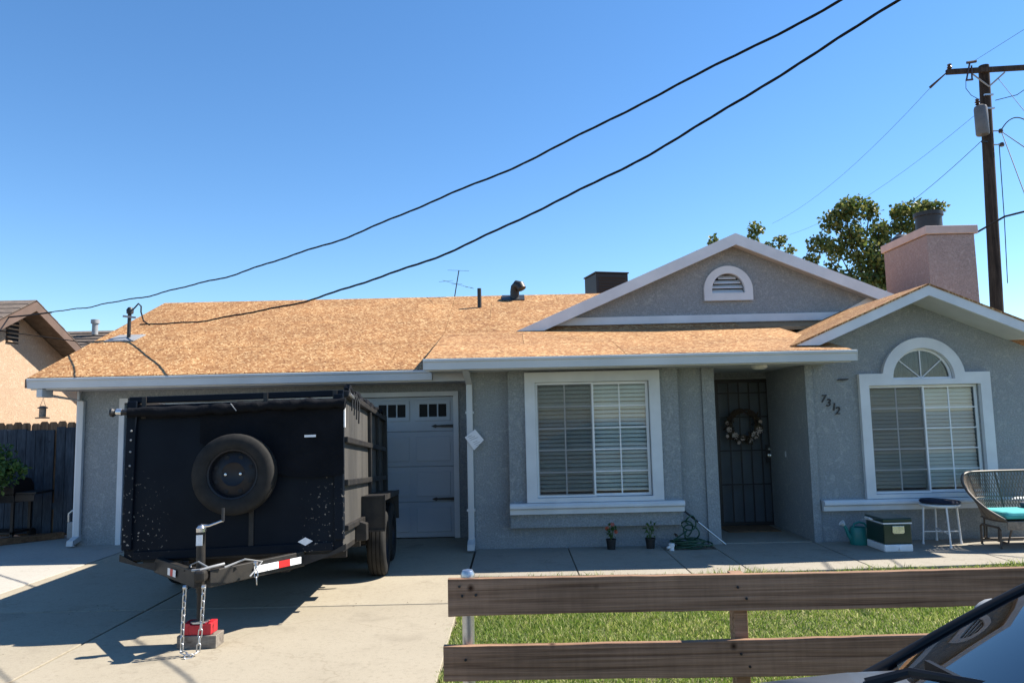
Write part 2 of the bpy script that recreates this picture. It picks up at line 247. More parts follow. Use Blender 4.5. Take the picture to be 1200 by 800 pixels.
# ------------------------------------------------------------------ mesh helpers
ORG = {}                                    # world origin of each root, so parts can be written in world metres
class MB:
    def __init__(s): s.v = []; s.f = []; s.sm = []
    def add(s, vs_, fs, smooth=False):
        o = len(s.v); s.v += [tuple(map(float, p)) for p in vs_]; s.f += [tuple(i + o for i in f) for f in fs]; s.sm += [smooth] * len(fs); return s
    def box(s, x0, x1, y0, y1, z0, z1):
        return s.add([(x0, y0, z0), (x1, y0, z0), (x1, y1, z0), (x0, y1, z0), (x0, y0, z1), (x1, y0, z1), (x1, y1, z1), (x0, y1, z1)],
                     [(0, 3, 2, 1), (4, 5, 6, 7), (0, 1, 5, 4), (1, 2, 6, 5), (2, 3, 7, 6), (3, 0, 4, 7)])
    def hexa(s, b, t):                      # four bottom, four top points, both counter-clockwise
        return s.add(list(b) + list(t), [(0, 3, 2, 1), (4, 5, 6, 7), (0, 1, 5, 4), (1, 2, 6, 5), (2, 3, 7, 6), (3, 0, 4, 7)])
    def bar(s, p, q, w, h, upv=(0, 0, 1)):   # box beam between two points
        p, q = Vector(p), Vector(q); d = (q - p).normalized(); u = Vector(upv); sd = d.cross(u).normalized(); u = sd.cross(d)
        a = [p - sd * w / 2 - u * h / 2, p + sd * w / 2 - u * h / 2, p + sd * w / 2 + u * h / 2, p - sd * w / 2 + u * h / 2]
        b = [x + (q - p) for x in a]
        return s.add(a + b, [(0, 1, 2, 3), (7, 6, 5, 4), (0, 4, 5, 1), (1, 5, 6, 2), (2, 6, 7, 3), (3, 7, 4, 0)])
    def tube(s, pts, r, n=8, closed=False, cap=True):
        pts = [Vector(p) for p in pts]; m = len(pts); rs = r if isinstance(r, (list, tuple)) else [r] * m
        ref = None; vs_ = []
        for i, p in enumerate(pts):
            if closed: t = (pts[(i + 1) % m] - pts[i - 1])
            else: t = pts[min(i + 1, m - 1)] - pts[max(i - 1, 0)]
            t = t.normalized() if t.length > 1e-9 else Vector((0, 0, 1))
            if ref is None:
                ref = Vector((0, 0, 1)) if abs(t.z) < 0.9 else Vector((1, 0, 0))
            ref = (ref - t * ref.dot(t)); ref = ref.normalized() if ref.length > 1e-6 else t.orthogonal().normalized(); b = t.cross(ref)
            for k in range(n):
                a = 2 * math.pi * k / n; vs_.append(p + (ref * math.cos(a) + b * math.sin(a)) * rs[i])
        fs = []; seg = m if closed else m - 1
        for i in range(seg):
            j = (i + 1) % m
            for k in range(n):
                k2 = (k + 1) % n; fs.append((i * n + k, i * n + k2, j * n + k2, j * n + k))
        if cap and not closed: fs += [tuple(range(n))[::-1], tuple((m - 1) * n + k for k in range(n))]
        return s.add(vs_, fs, True)
    def lathe(s, prof, c=(0, 0, 0), axis='z', n=24, closed=False, cap=True):   # profile of (radius, along)
        vs_ = []; fs = []; m = len(prof)
        for r, h in prof:
            for k in range(n):
                a = 2 * math.pi * k / n; x, y = r * math.cos(a), r * math.sin(a)
                p = {'z': (x, y, h), 'x': (h, x, y), 'y': (y, h, x)}[axis]; vs_.append((p[0] + c[0], p[1] + c[1], p[2] + c[2]))
        for i in range(m if closed else m - 1):
            j = (i + 1) % m
            for k in range(n):
                k2 = (k + 1) % n; fs.append((i * n + k, i * n + k2, j * n + k2, j * n + k))
        if not closed and cap:
            if prof[0][0] > 1e-6: fs.append(tuple(range(n))[::-1])
            if prof[-1][0] > 1e-6: fs.append(tuple((m - 1) * n + k for k in range(n)))
        return s.add(vs_, fs, True)
    def prism(s, outer, holes, t0, t1, axis='y'):       # polygon with holes extruded; axis y: points are (x, z); x: (y, z); z: (x, y)
        P = {'y': lambda a, b, t: (a, t, b), 'x': lambda a, b, t: (t, a, b), 'z': lambda a, b, t: (a, b, t)}[axis]
        loops = [outer] + list(holes); flat = [p for l in loops for p in l]; n = len(flat)
        tris = tessellate_polygon([[Vector((a, b, 0)) for a, b in l] for l in loops])
        vs_ = [P(a, b, t0) for a, b in flat] + [P(a, b, t1) for a, b in flat]
        fs = [tuple(t) for t in tris] + [tuple(i + n for i in t[::-1]) for t in tris]
        o = 0
        for l in loops:
            m = len(l)
            for i in range(m): fs.append((o + i, o + (i + 1) % m, n + o + (i + 1) % m, n + o + i))
            o += m
        return s.add(vs_, fs)
    def build(s, name, mat, parent=None, bevel=0.0, smooth=None, local=False, fix=True, kind=None):
        me = bpy.data.meshes.new(name); off = (0, 0, 0) if (parent is None or local) else ORG[root_of(parent).name]
        me.from_pydata([(p[0] - off[0], p[1] - off[1], p[2] - off[2]) for p in s.v], [], s.f)
        sm = s.sm if smooth is None else [smooth] * len(s.f); me.polygons.foreach_set('use_smooth', sm)
        if fix or bevel:
            bm = bmesh.new(); bm.from_mesh(me)
            if fix: bmesh.ops.recalc_face_normals(bm, faces=bm.faces)
            if bevel:
                ed = [e for e in bm.edges if len(e.link_faces) == 2 and e.calc_face_angle(0) > 0.5]
                bmesh.ops.bevel(bm, geom=ed, offset=bevel, segments=2, affect='EDGES', profile=0.5, clamp_overlap=True)
            bm.to_mesh(me); bm.free()
        if any(sm): me.set_sharp_from_angle(angle=R(40))
        return link(name, me, mat, parent, kind)
def link(name, me, mat, parent=None, kind=None, loc=None, rot=None, scale=None):
    if mat is not None and not me.materials: me.materials.append(M[mat])
    o = bpy.data.objects.new(name, me); C.objects.link(o)
    if parent is not None: o.parent = parent
    if loc is not None: o.location = loc
    if rot is not None: o.rotation_euler = rot
    if scale is not None: o.scale = scale
    if kind: o['kind'] = kind
    return o
def root_of(o):
    while o.parent is not None: o = o.parent
    return o
def tag(o, label, cat, group=None):
    o['label'] = label; o['category'] = cat
    if group: o['group'] = group
    return o
def thing(name, label, cat, loc, rot=(0, 0, 0), group=None):
    o = bpy.data.objects.new(name, None); C.objects.link(o); o.location = loc; o.rotation_euler = rot; o.empty_display_size = 0.2
    ORG[o.name] = tuple(loc); return tag(o, label, cat, group)
def structure(o): o['kind'] = 'structure'; return o
def W(parent, p):                            # world point -> location under that root (roots without rotation)
    o = ORG[root_of(parent).name]; return (p[0] - o[0], p[1] - o[1], p[2] - o[2])
def box(name, mat, parent, x0, x1, y0, y1, z0, z1, bevel=0.0):
    return MB().box(x0, x1, y0, y1, z0, z1).build(name, mat, parent, bevel)
def rect(x0, x1, z0, z1): return [(x0, z0), (x1, z0), (x1, z1), (x0, z1)]

# ------------------------------------------------------------------ ground, driveway, walkway, street
structure(MB().add([(-300, -300, -0.06), (300, -300, -0.06), (300, 500, -0.06), (-300, 500, -0.06)], [(0, 1, 2, 3)]).build('ground', 'soil'))
structure(box('street', 'asphalt', None, -120, 120, -9, 2.35, -0.30, -0.045))
kerb = structure(MB().box(-60, -6.0, 2.35, 2.55, -0.28, 0.03).box(0.3, 60, 2.35, 2.55, -0.28, 0.03).build('kerb', 'walk', None, 0.015)); kerb['kind'] = 'structure'
drive = structure(box('driveway', 'joint', None, -5.33, -0.53, 1.2, 10.84, -0.12, -0.055))
ORG[drive.name] = (0, 0, 0)
for (x0, x1) in ((-5.325, -3.438), (-3.416, -0.54)):
    for (y0, y1) in ((1.2, 3.55), (3.575, 7.05), (7.074, 10.84)):
        box('slab', 'drive', drive, x0, x1, y0, y1, -0.11, 0.0, 0.006)
side = structure(box('side_yard_pavement', 'joint', None, -9.9, -5.335, 7.2, 11.9, -0.12, -0.055)); ORG[side.name] = (0, 0, 0)
for (x0, x1) in ((-9.9, -7.55), (-7.54, -5.345)):
    for (y0, y1) in ((7.2, 9.62), (9.63, 11.9)):
        box('slab', 'sideslab', side, x0, x1, y0, y1, -0.09, 0.002, 0.006)
walk = structure(MB().box(-0.525, 8.6, 8.22, 9.79, -0.10, -0.02).build('walkway', 'joint')); ORG[walk.name] = (0, 0, 0)
def wedge(x): return 8.14 if x < 0 else (8.14 - 0.10 * x / 2.0 if x < 2.0 else 8.04 + (x - 2.0) * 0.055)
xs = [-0.52, 0.66, 1.845, 2.49, 3.82, 5.40, 7.0, 8.6]
for i in range(7):
    a, b = xs[i] + 0.006, xs[i + 1] - 0.006
    back = 9.42 if i == 2 else 9.785
    MB().hexa([(a, wedge(a), -0.09), (b, wedge(b), -0.09), (b, back, -0.09), (a, back, -0.09)], [(a, wedge(a), 0.012), (b, wedge(b), 0.012), (b, back, 0.012), (a, back, 0.012)]).build('slab', 'walk', walk, 0.006)
bed = structure(box('soil_bed', 'soil', None, 1.86, 2.485, 9.43, 9.79, -0.08, -0.012))
porch = structure(box('porch_floor', 'walk', None, 2.645, 3.835, 9.80, 11.28, -0.10, 0.018, 0.008))
lawn = structure(MB().add([(-0.52, 2.55, -0.03), (9.5, 2.55, -0.03), (9.5, 8.6, -0.03), (-0.52, 8.16, -0.03)], [(0, 1, 2, 3)]).build('lawn_ground', 'turf_soil'))

def grass_field(n, name, label):
    x = RNG.uniform(-0.58, 7.2, n); y = RNG.uniform(3.05, 8.5, n)
    lim = np.where(x < 0, 8.14, np.where(x < 2, 8.14 - 0.05 * x, 8.04 + (x - 2) * 0.055)) - 0.01
    lim = lim + 0.035 * np.sin(x * 3.1) * np.sin(x * 7.7 + 1)
    left = -0.55 + 0.03 * np.sin(y * 5.0) + 0.02 * np.sin(y * 13)
    k = (y < lim) & (x > left); x = x[k]; y = y[k]; m = len(x)
    edge = np.clip(1 - (lim[k] - y) / 0.25, 0, 1); patch = 0.5 + 0.5 * np.sin(x * 1.7 + 0.6) * np.sin(y * 2.1 + 1.1)
    h = (0.024 + 0.024 * RNG.random(m)) * (0.75 + 0.5 * patch) * (1 + 2.2 * np.clip(1 - (lim[k] - y) / 0.16, 0, 1) * RNG.random(m) * (0.35 + 0.65 * np.sin(x * 1.9 + 0.4) ** 2)); a = RNG.uniform(0, 2 * np.pi, m); w = RNG.uniform(0.0026, 0.0050, m)
    lean = RNG.uniform(0.15, 1.0, m) * h; b = RNG.uniform(0, 2 * np.pi, m)
    dx, dy = np.cos(a) * w, np.sin(a) * w; lx, ly = np.cos(b) * lean, np.sin(b) * lean; z0 = -0.034
    P = np.zeros((m, 5, 3)); P[:, 0] = np.stack([x - dx, y - dy, np.full(m, z0)], 1); P[:, 1] = np.stack([x + dx, y + dy, np.full(m, z0)], 1)
    P[:, 2] = np.stack([x + dx * .8 + lx * .35, y + dy * .8 + ly * .35, z0 + h * .6], 1); P[:, 3] = np.stack([x - dx * .8 + lx * .35, y - dy * .8 + ly * .35, z0 + h * .6], 1)
    P[:, 4] = np.stack([x + lx, y + ly, z0 + h], 1)
    me = bpy.data.meshes.new(name); me.vertices.add(m * 5); me.vertices.foreach_set('co', P.ravel())
    base = np.arange(m) * 5; loops = np.stack([base, base + 1, base + 2, base + 3, base + 3, base + 2, base + 4], 1).ravel()
    me.loops.add(m * 7); me.loops.foreach_set('vertex_index', loops.astype(np.int32)); me.polygons.add(m * 2)
    st = np.stack([np.arange(m) * 7, np.arange(m) * 7 + 4], 1).ravel(); me.polygons.foreach_set('loop_start', st.astype(np.int32)); me.update(calc_edges=True); me.validate()
    o = link(name, me, 'grass', None, 'stuff'); o['label'] = label; o['category'] = 'grass'; return o
grass_field(270000, 'grass', 'short sunlit green lawn grass behind the plank fence')

# ------------------------------------------------------------------ house
H = thing('house', 'grey stucco house with bare strand board roof and white trim', 'house', (0, 10, 0))
def wall(name, outer, holes, t0, t1, axis='y', mat='stucco'): return MB().prism(outer, holes, t0, t1, axis).build(name, mat, H)
FW, FP, GW, DW = 9.80, 9.66, 10.85, 11.30          # front wall, window bay face, garage wall, entry wall
win_hole = rect(0.285, 1.757, 0.66, 2.13)
wall('front_wall', rect(-0.56, 2.48, -0.05, 2.40), [win_hole], FW, FW + 0.15)
wall('window_bay', rect(-0.068, 2.137, 0.285, 2.288), [win_hole], FP, FW - 0.001)
wall('pilaster', rect(2.482, 2.642, -0.05, 2.288), [], FW - 0.035, FW + 0.15)
wall('porch_wall', rect(FW + 0.152, DW - 0.002, -0.05, 2.6), [], 2.50, 2.642, 'x')
wall('porch_wall', rect(FW + 0.152, DW - 0.002, -0.05, 2.6), [], 3.838, 3.98, 'x')
wall('entry_wall', rect(2.50, 4.3, -0.05, 2.6), [rect(3.02, 3.945, 0.0, 2.20)], DW, DW + 0.15)
wall('pilaster', rect(3.838, 3.935, -0.05, 2.288), [], FW - 0.04, FW + 0.15)
AC, AR = (5.39, 2.075), 0.405                        # arch centre and glass radius
def arc(c, r, a0, a1, n): return [(c[0] + r * math.cos(R(a0 + (a1 - a0) * k / n)), c[1] + r * math.sin(R(a0 + (a1 - a0) * k / n))) for k in range(n + 1)]
half = arc(AC, AR, 0, 180, 24)
rw_hole = rect(4.66, 6.12, 0.60, 2.00)
wall('wing_wall', [(3.937, -0.05), (6.78, -0.05), (6.78, 2.48), (5.264, 3.12), (3.937, 2.56)], [rw_hole, half], FW, FW + 0.15)
wall('garage_wall', rect(-6.30, -0.56, -0.05, 2.36), [rect(-5.66, -0.872, -0.06, 2.025)], GW, GW + 0.15)
wall('garage_wall', rect(FW + 0.152, GW - 0.002, -0.05, 2.42), [], -0.56, -0.41, 'x')
wall('side_wall', [(GW + 0.152, -0.05), (18.2, -0.05), (18.2, 2.36), (14.0, 3.90), (GW + 0.152, 2.60)], [], -6.30, -6.15, 'x')
wall('side_wall', [(FW + 0.152, -0.05), (18.2, -0.05), (18.2, 2.36), (FW + 0.152, 2.42)], [], 6.63, 6.78, 'x')
wall('rear_wall', rect(-6.148, 6.628, -0.05, 2.36), [], 18.05, 18.2)
# interior floor and partition keep the rooms dark
MB().box(-0.40, 6.62, 12.9, 13.0, 0.0, 2.35).build('partition', 'soffit', H)
MB().box(-6.14, 6.62, 11.46, 18.04, -0.06, -0.02).build('floor_slab', 'soffit', H)

# --- roof
S = 5 / 12
def zmain(y): return 2.375 + S * (y - 10.05)
FOLD = 11.62; ZF = zmain(FOLD)
def zfront(y): return 2.425 + (ZF - 2.425) * (y - 8.98) / (FOLD - 8.98)
RY = 13.92; RZ = zmain(RY)
roof = MB()
def slab(mb, x0, x1, y0, y1, zf, t, lift=0.0):
    return mb.hexa([(x0, y0, zf(y0) - t + lift), (x1, y0, zf(y0) - t + lift), (x1, y1, zf(y1) - t + lift), (x0, y1, zf(y1) - t + lift)],
                   [(x0, y0, zf(y0) + lift), (x1, y0, zf(y0) + lift), (x1, y1, zf(y1) + lift), (x0, y1, zf(y1) + lift)])
slab(roof, -6.56, -1.06, 10.06, RY, zmain, 0.05, -0.014)
RF = roof.build('roof', 'deckwood', H)
slab(MB(), -1.058, 4.12, 9.00, FOLD, zfront, 0.05, -0.014).build('front_roof_deck', 'deckwood', RF)
slab(MB(), -1.058, 6.9, FOLD + 0.002, RY, zmain, 0.05, -0.014).build('upper_roof_deck', 'deckwood', RF)
zrear = lambda y: RZ - S * (y - RY)
slab(MB(), -6.56, 6.9, RY + 0.003, 18.8, zrear, 0.06, -0.002).build('rear_roof_deck', 'osb', RF)
MB().prism([(-1.062, 0), (-1.062, 0)][:0] + [(9.02, 2.30), (10.1, 2.30), (FOLD, ZF - 0.06), (9.02, 2.40)], [], -1.068, -1.060, 'x').build('end_board', 'trim', RF)
def panel(x0, x1, y0, y1, zf):
    g = 0.0025; l = random.uniform(-0.0015, 0.0015)
    slab(MB(), x0 + g, x1 - g, y0 + g, y1 - g, zf, 0.011, l).build('roof_panel', 'osb', RF, fix=True)
def course(xa, xb, y0, y1, zf, first):
    x = xa; nx = xa + first
    while x < xb - 0.05:
        e = min(nx, xb); panel(x, e, y0, y1, zf); x = e; nx = x + 2.44
dy = 1.22 * math.cos(math.atan(S))
r0 = 10.03
rows = [r0, r0 + dy, r0 + 2 * dy, r0 + 3 * dy, RY]
for i in range(4):
    y0, y1 = rows[i], rows[i + 1]
    if i == 0: course(-6.57, -1.06, y0, y1, zmain, 2.44)
    else: course(-6.57, -1.06, y0, y1, zmain, 1.22 if i % 2 else 2.44)
for (y0, y1, f) in ((FOLD, rows[2], 1.9), (rows[2], rows[3], 0.7), (rows[3], RY, 1.9)): course(-1.06, 3.6, y0, y1, zmain, f)
for (y0, y1, f) in ((8.97, 10.15, 2.44), (10.15, 11.33, 1.22), (11.33, FOLD, 2.44)): course(-1.06, 4.12, y0, y1, zfront, f)
# rake boards on the left gable end
def rake_x(name, x, y0, z0, y1, z1, h, t=0.03): MB().prism([(y0, z0 - 0.02), (y1, z1 - 0.02), (y1, z1 - h), (y0, z0 - h)], [], x - t, x, 'x').build(name, 'brown_trim', RF)
rake_x('rake_board', -6.575, 10.04, zmain(10.04) - 0.004, RY, RZ - 0.004, 0.14); rake_x('rake_board', -6.575, RY + 0.002, RZ - 0.004, 18.8, zrear(18.8), 0.14)
# gutters: an open trough with a rolled lip
def gutter(x0, x1, yf, zt, zb):
    p = [(yf, zt), (yf - 0.012, zt - 0.004), (yf - 0.012, zt - 0.03), (yf + 0.004, zt - 0.045), (yf + 0.012, zb), (yf + 0.10, zb), (yf + 0.10, zt), (yf + 0.09, zt), (yf + 0.09, zb + 0.012), (yf + 0.02, zb + 0.012), (yf + 0.014, zt - 0.03), (yf + 0.012, zt)]
    g = MB().prism(p, [], x0, x1, 'x').build('gutter', 'gutter', H)
    for x in (x0, x1): MB().prism([(yf - 0.012, zt), (yf + 0.012, zb), (yf + 0.10, zb), (yf + 0.10, zt)], [], x - 0.004, x + 0.004, 'x').build('end_cap', 'gutter', g)
    return g
gutter(-6.55, -1.095, 10.0, 2.352, 2.218); gutter(-1.075, 4.155, 8.92, 2.412, 2.282)
box('fascia', 'trim', H, -6.56, -0.57, 10.102, 10.13, 2.20, 2.34); box('fascia', 'trim', H, -1.06, 4.12, 9.022, 9.05, 2.272, 2.40)
box('soffit', 'soffit', H, -6.56, -0.57, 10.132, 10.849, 2.205, 2.225); box('soffit', 'soffit', H, -1.06, 4.12, 9.052, 9.799, 2.290, 2.31)
box('soffit', 'soffit', H, 2.644, 3.836, 9.801, 11.299, 2.292, 2.31)
# downspouts: rectangular pipe with elbows, strap and shoe
def downspout(x, yw, zt, yg, zg):
    d = MB().box(x - 0.04, x + 0.04, yw - 0.075, yw - 0.012, 0.12, zt).build('downspout', 'gutter', H, 0.008)
    MB().hexa([(x - 0.04, yw - 0.075, zt), (x + 0.04, yw - 0.075, zt), (x + 0.04, yw - 0.012, zt), (x - 0.04, yw - 0.012, zt)], [(x - 0.04, yg - 0.03, zg), (x + 0.04, yg - 0.03, zg), (x + 0.04, yg + 0.04, zg), (x - 0.04, yg + 0.04, zg)]).build('elbow', 'gutter', d)
    MB().hexa([(x - 0.045, yw - 0.22, 0.03), (x + 0.045, yw - 0.22, 0.03), (x + 0.045, yw - 0.012, 0.075), (x - 0.045, yw - 0.012, 0.075)], [(x - 0.045, yw - 0.21, 0.10), (x + 0.045, yw - 0.21, 0.10), (x + 0.045, yw - 0.012, 0.16), (x - 0.045, yw - 0.012, 0.16)]).build('shoe', 'gutter', d)
    for z in (0.5, 1.75): MB().box(x - 0.055, x + 0.055, yw - 0.079, yw - 0.001, z, z + 0.03).build('strap', 'gutter', d)
downspout(-0.575, FW - 0.002, 2.13, 9.0, 2.27); 
d2 = MB().box(-6.305, -6.225, 10.775, 10.838, 0.12, 2.06).build('downspout', 'gutter', H, 0.008)
MB().hexa([(-6.305, 10.775, 2.06), (-6.225, 10.775, 2.06), (-6.225, 10.838, 2.06), (-6.305, 10.838, 2.06)], [(-6.44, 10.20, 2.12), (-6.36, 10.20, 2.12), (-6.36, 10.28, 2.14), (-6.44, 10.28, 2.14)]).build('elbow', 'gutter', d2)
MB().box(-6.44, -6.36, 10.03, 10.28, 2.10, 2.216).build('outlet', 'gutter', d2, 0.01)
MB().hexa([(-6.31, 10.62, 0.03), (-6.22, 10.62, 0.03), (-6.22, 10.838, 0.075), (-6.31, 10.838, 0.075)], [(-6.31, 10.63, 0.10), (-6.22, 10.63, 0.10), (-6.22, 10.838, 0.16), (-6.31, 10.838, 0.16)]).build('shoe', 'gutter', d2)
box('corner_board', 'trim', H, -6.335, -6.302, 10.80, 10.86, 0.0, 2.2)

# --- the front gable above the entry
def rake_front(name, tipx, apx, rx, zt, za, h, y0, y1, parent):
    s = (za - zt) / (apx - tipx); k = h / s
    return MB().prism([(tipx, zt), (apx, za), (apx, za - h), (tipx + k, zt)], [], y0, y1).build(name, 'trim', parent), MB().prism([(apx, za), (rx, zt), (rx - k, zt), (apx, za - h)], [], y0, y1).build(name, 'trim', parent)
GA = (3.598, 4.529)
VH = arc((3.50, 3.66), 0.262, 0, 180, 20) + [(3.238, 3.60), (3.762, 3.60)]
gw = wall('gable_wall', [(0.45, 3.04), (6.75, 3.04), (6.75, 3.07), GA[:1] + (4.40,), (0.45, 3.07)], [VH], 11.86, 12.0)
for a in rake_front('rake_board', 0.071, GA[0], 7.125, 3.034, GA[1], 0.185, 11.60, 11.64, gw): pass
MB().prism([(0.30, 3.10), (GA[0], 4.50), (6.90, 3.10), (6.60, 3.10), (GA[0], 4.375), (0.60, 3.10)], [], 11.642, 11.858).build('gable_soffit', 'soffit', gw)
box('gable_trim', 'trim', gw, 0.66, 5.30, 11.815, 11.858, 3.13, 3.255, 0.004)
MB().bar((5.31, 11.838, 3.20), (5.80, 11.838, 3.455), 0.04, 0.09).build('gable_trim', 'trim', gw)
sg = (GA[1] - 3.034) / (GA[0] - 0.071)
for sgn in (-1, 1):
    e = 3.55
    pts = lambda y, t: [(GA[0], y, GA[1] - t), (GA[0] + sgn * e, y, GA[1] - sg * e - t)]
    a, b = pts(11.642, 0.014), pts(11.642, 0.06); c, d = pts(19.0, 0.014), pts(19.0, 0.06)
    up_ = 0.012
    MB().hexa([b[0], b[1], d[1], d[0]], [(p[0], p[1], p[2] + up_) for p in (a[0], a[1], c[1], c[0])]).build('gable_roof_deck', 'osb', RF)
# half round vent
vt = MB().prism(arc((3.50, 3.65), 0.392, 0, 180, 28) + [(3.108, 3.48), (3.892, 3.48)], [VH], 11.80, 11.858).build('gable_vent', 'trim', gw)
for k in range(4):
    z = 3.612 + k * 0.075; hw = math.sqrt(max(0.01, 0.262 ** 2 - max(0, z + 0.04 - 3.66) ** 2)) - 0.004
    MB().hexa([(3.50 - hw, 11.865, z), (3.50 + hw, 11.865, z), (3.50 + hw, 11.93, z + 0.055), (3.50 - hw, 11.93, z + 0.055)], [(3.50 - hw, 11.865, z + 0.012), (3.50 + hw, 11.865, z + 0.012), (3.50 + hw, 11.93, z + 0.067), (3.50 - hw, 11.93, z + 0.067)]).build('vent_slat', 'trim', gw)
box('vent_backing', 'dark', gw, 3.2, 3.8, 11.96, 11.99, 3.55, 3.93)
# --- right wing gable
WA = (5.264, 3.244)
ww = wall('wing_gable', rect(5.2, 5.33, 3.0, 3.05), [], 9.81, 9.94)
rake_front('rake_board', 3.519, WA[0], 7.01, 2.505, WA[1], 0.140, 9.25, 9.285, ww)
MB().prism([(3.72, 2.565), (5.264, 3.22), (6.81, 2.565), (6.56, 2.565), (5.264, 3.105), (3.97, 2.565)], [], 9.288, 9.798).build('wing_soffit', 'soffit', ww)
sw = (WA[1] - 2.505) / (WA[0] - 3.519)
for sgn, xe in ((-1, 3.50), (1, 7.03)):
    ze = WA[1] - sw * abs(xe - WA[0])
    for (y0, y1) in ((9.24, 10.46), (10.463, 11.68), (11.683, 12.6)):
        MB().hexa([(WA[0], y0, WA[1] - 0.012), (xe, y0, ze - 0.012), (xe, y1, ze - 0.012), (WA[0], y1, WA[1] - 0.012)], [(WA[0], y0, WA[1] + 0.012), (xe, y0, ze + 0.012), (xe, y1, ze + 0.012), (WA[0], y1, WA[1] + 0.012)]).build('roof_panel', 'osb', RF)
# --- chimney
ch = MB().prism([(6.575, 11.50), (7.33, 11.50), (7.33, 12.86), (6.575, 12.86)], [], -0.05, 4.41, 'z').build('chimney', 'chimney', H, 0.012)
box('chimney_cap', 'chimcap', ch, 6.545, 7.375, 11.465, 12.90, 4.415, 4.545, 0.008)
MB().lathe([(0.0, 4.55), (0.20, 4.55), (0.20, 4.86), (0.225, 4.865), (0.225, 4.93), (0.0, 4.935)], (7.0, 12.15, 0), 'z', 24).build('flue', 'black_iron', ch)
MB().lathe([(0.0, 4.55), (0.17, 4.55), (0.16, 4.62), (0.10, 4.67), (0.0, 4.685)], (6.78, 12.62, 0), 'z', 18).build('flue_cover', 'black_iron', ch)
# --- roof penetrations
z = zmain(13.11)
vp = MB().lathe([(0.0, z - 0.05), (0.036, z - 0.05), (0.036, z + 0.34), (0.026, z + 0.34), (0.026, z + 0.1), (0.0, z + 0.1)], (-0.565, 13.11, 0), 'z', 14).build('vent_pipe', 'black_iron', RF)
gy = 13.70; gz = zmain(gy)
gv = MB().tube([(0.07, gy, gz - 0.03), (0.07, gy, gz + 0.12), (0.085, gy - 0.02, gz + 0.20), (0.12, gy - 0.05, gz + 0.24), (0.17, gy - 0.09, gz + 0.22), (0.20, gy - 0.11, gz + 0.15)], [0.085, 0.085, 0.088, 0.09, 0.09, 0.088], 16).build('gooseneck_vent', 'black_iron', RF)
MB().hexa([(-0.17, gy - 0.18, zmain(gy - 0.18) + 0.004), (0.25, gy - 0.18, zmain(gy - 0.18) + 0.004), (0.25, gy + 0.16, zmain(gy + 0.16) + 0.004), (-0.17, gy + 0.16, zmain(gy + 0.16) + 0.004)], [(-0.17, gy - 0.18, zmain(gy - 0.18) + 0.02), (0.25, gy - 0.18, zmain(gy - 0.18) + 0.02), (0.25, gy + 0.16, zmain(gy + 0.16) + 0.02), (-0.17, gy + 0.16, zmain(gy + 0.16) + 0.02)]).build('flashing', 'black_iron', RF)
# service mast
my, mx_ = 11.70, -6.08; mz = zmain(my)
ms = MB().tube([(mx_, my, mz - 0.05), (mx_ + 0.005, my, mz + 0.40)], 0.028, 12).build('service_mast', 'black_iron', RF)
MB().hexa([(mx_ - 0.30, my - 0.16, zmain(my - 0.16) + 0.006), (mx_ + 0.16, my - 0.16, zmain(my - 0.16) + 0.006), (mx_ + 0.20, my + 0.14, zmain(my + 0.14) + 0.006), (mx_ - 0.22, my + 0.14, zmain(my + 0.14) + 0.006)], [(mx_ - 0.30, my - 0.16, zmain(my - 0.16) + 0.022), (mx_ + 0.16, my - 0.16, zmain(my - 0.16) + 0.022), (mx_ + 0.20, my + 0.14, zmain(my + 0.14) + 0.022), (mx_ - 0.22, my + 0.14, zmain(my + 0.14) + 0.022)]).build('mast_flashing', 'greymetal', RF)
MB().lathe([(0, mz + 0.39), (0.05, mz + 0.40), (0.055, mz + 0.46), (0.03, mz + 0.50), (0, mz + 0.505)], (mx_ + 0.01, my, 0), 'z', 12).build('weatherhead', 'black_iron', RF)
MB().bar((mx_ - 0.09, my - 0.02, mz + 0.36), (mx_ + 0.12, my - 0.02, mz + 0.33), 0.02, 0.03).build('mast_bracket', 'greymetal', RF)
MB().tube([(mx_ + 0.03, my, mz + 0.44), (mx_ + 0.09, my, mz + 0.50), (mx_ + 0.15, my - 0.02, mz + 0.555), (mx_ + 0.20, my - 0.03, mz + 0.51), (mx_ + 0.20, my - 0.03, mz + 0.42), (mx_ + 0.26, my - 0.06, mz + 0.27), (mx_ + 0.40, my - 0.16, mz + 0.19)], 0.012, 8).build('drip_loop', 'cable', RF)

# --- garage door
gd = box('garage_door', 'garage', H, -5.655, -0.878, 10.925, 10.96, 0.0, 2.02)
pw = 4.776 / 8
pan = MB().prism(rect(-0.245, 0.245, -0.175, 0.175), [], -0.012, 0.0).build('panel_template', 'garage', gd, 0.011, local=True)
first = True
for r_ in range(4):
    z0 = 0.005 + r_ * 0.504
    sec = MB().box(-5.655, -0.878, 10.905, 10.924, z0, z0 + 0.496).build('door_section', 'garage', gd, 0.006)
    for k in range(8):
        px = -5.655 + pw * (k + 0.5)
        if r_ == 3:
            wz = z0 + 0.30
            MB().prism(rect(px - 0.25, px + 0.25, wz - 0.15, wz + 0.15), [rect(px - 0.197 + q * 0.138, px - 0.197 + q * 0.138 + 0.118, wz - 0.092, wz + 0.092) for q in range(3)], 10.886, 10.904).build('window_frame', 'garage', gd, 0.004)
            for q in range(3):
                a = px - 0.197 + q * 0.138; MB().box(a, a + 0.118, 10.896, 10.903, wz - 0.092, wz + 0.092).build('window_pane', 'dark', gd)
        else:
            o = pan if first else link('panel', pan.data, None, gd)
            o.location = W(gd, (px, 10.904, z0 + 0.25)); o.name = 'panel'; first = False
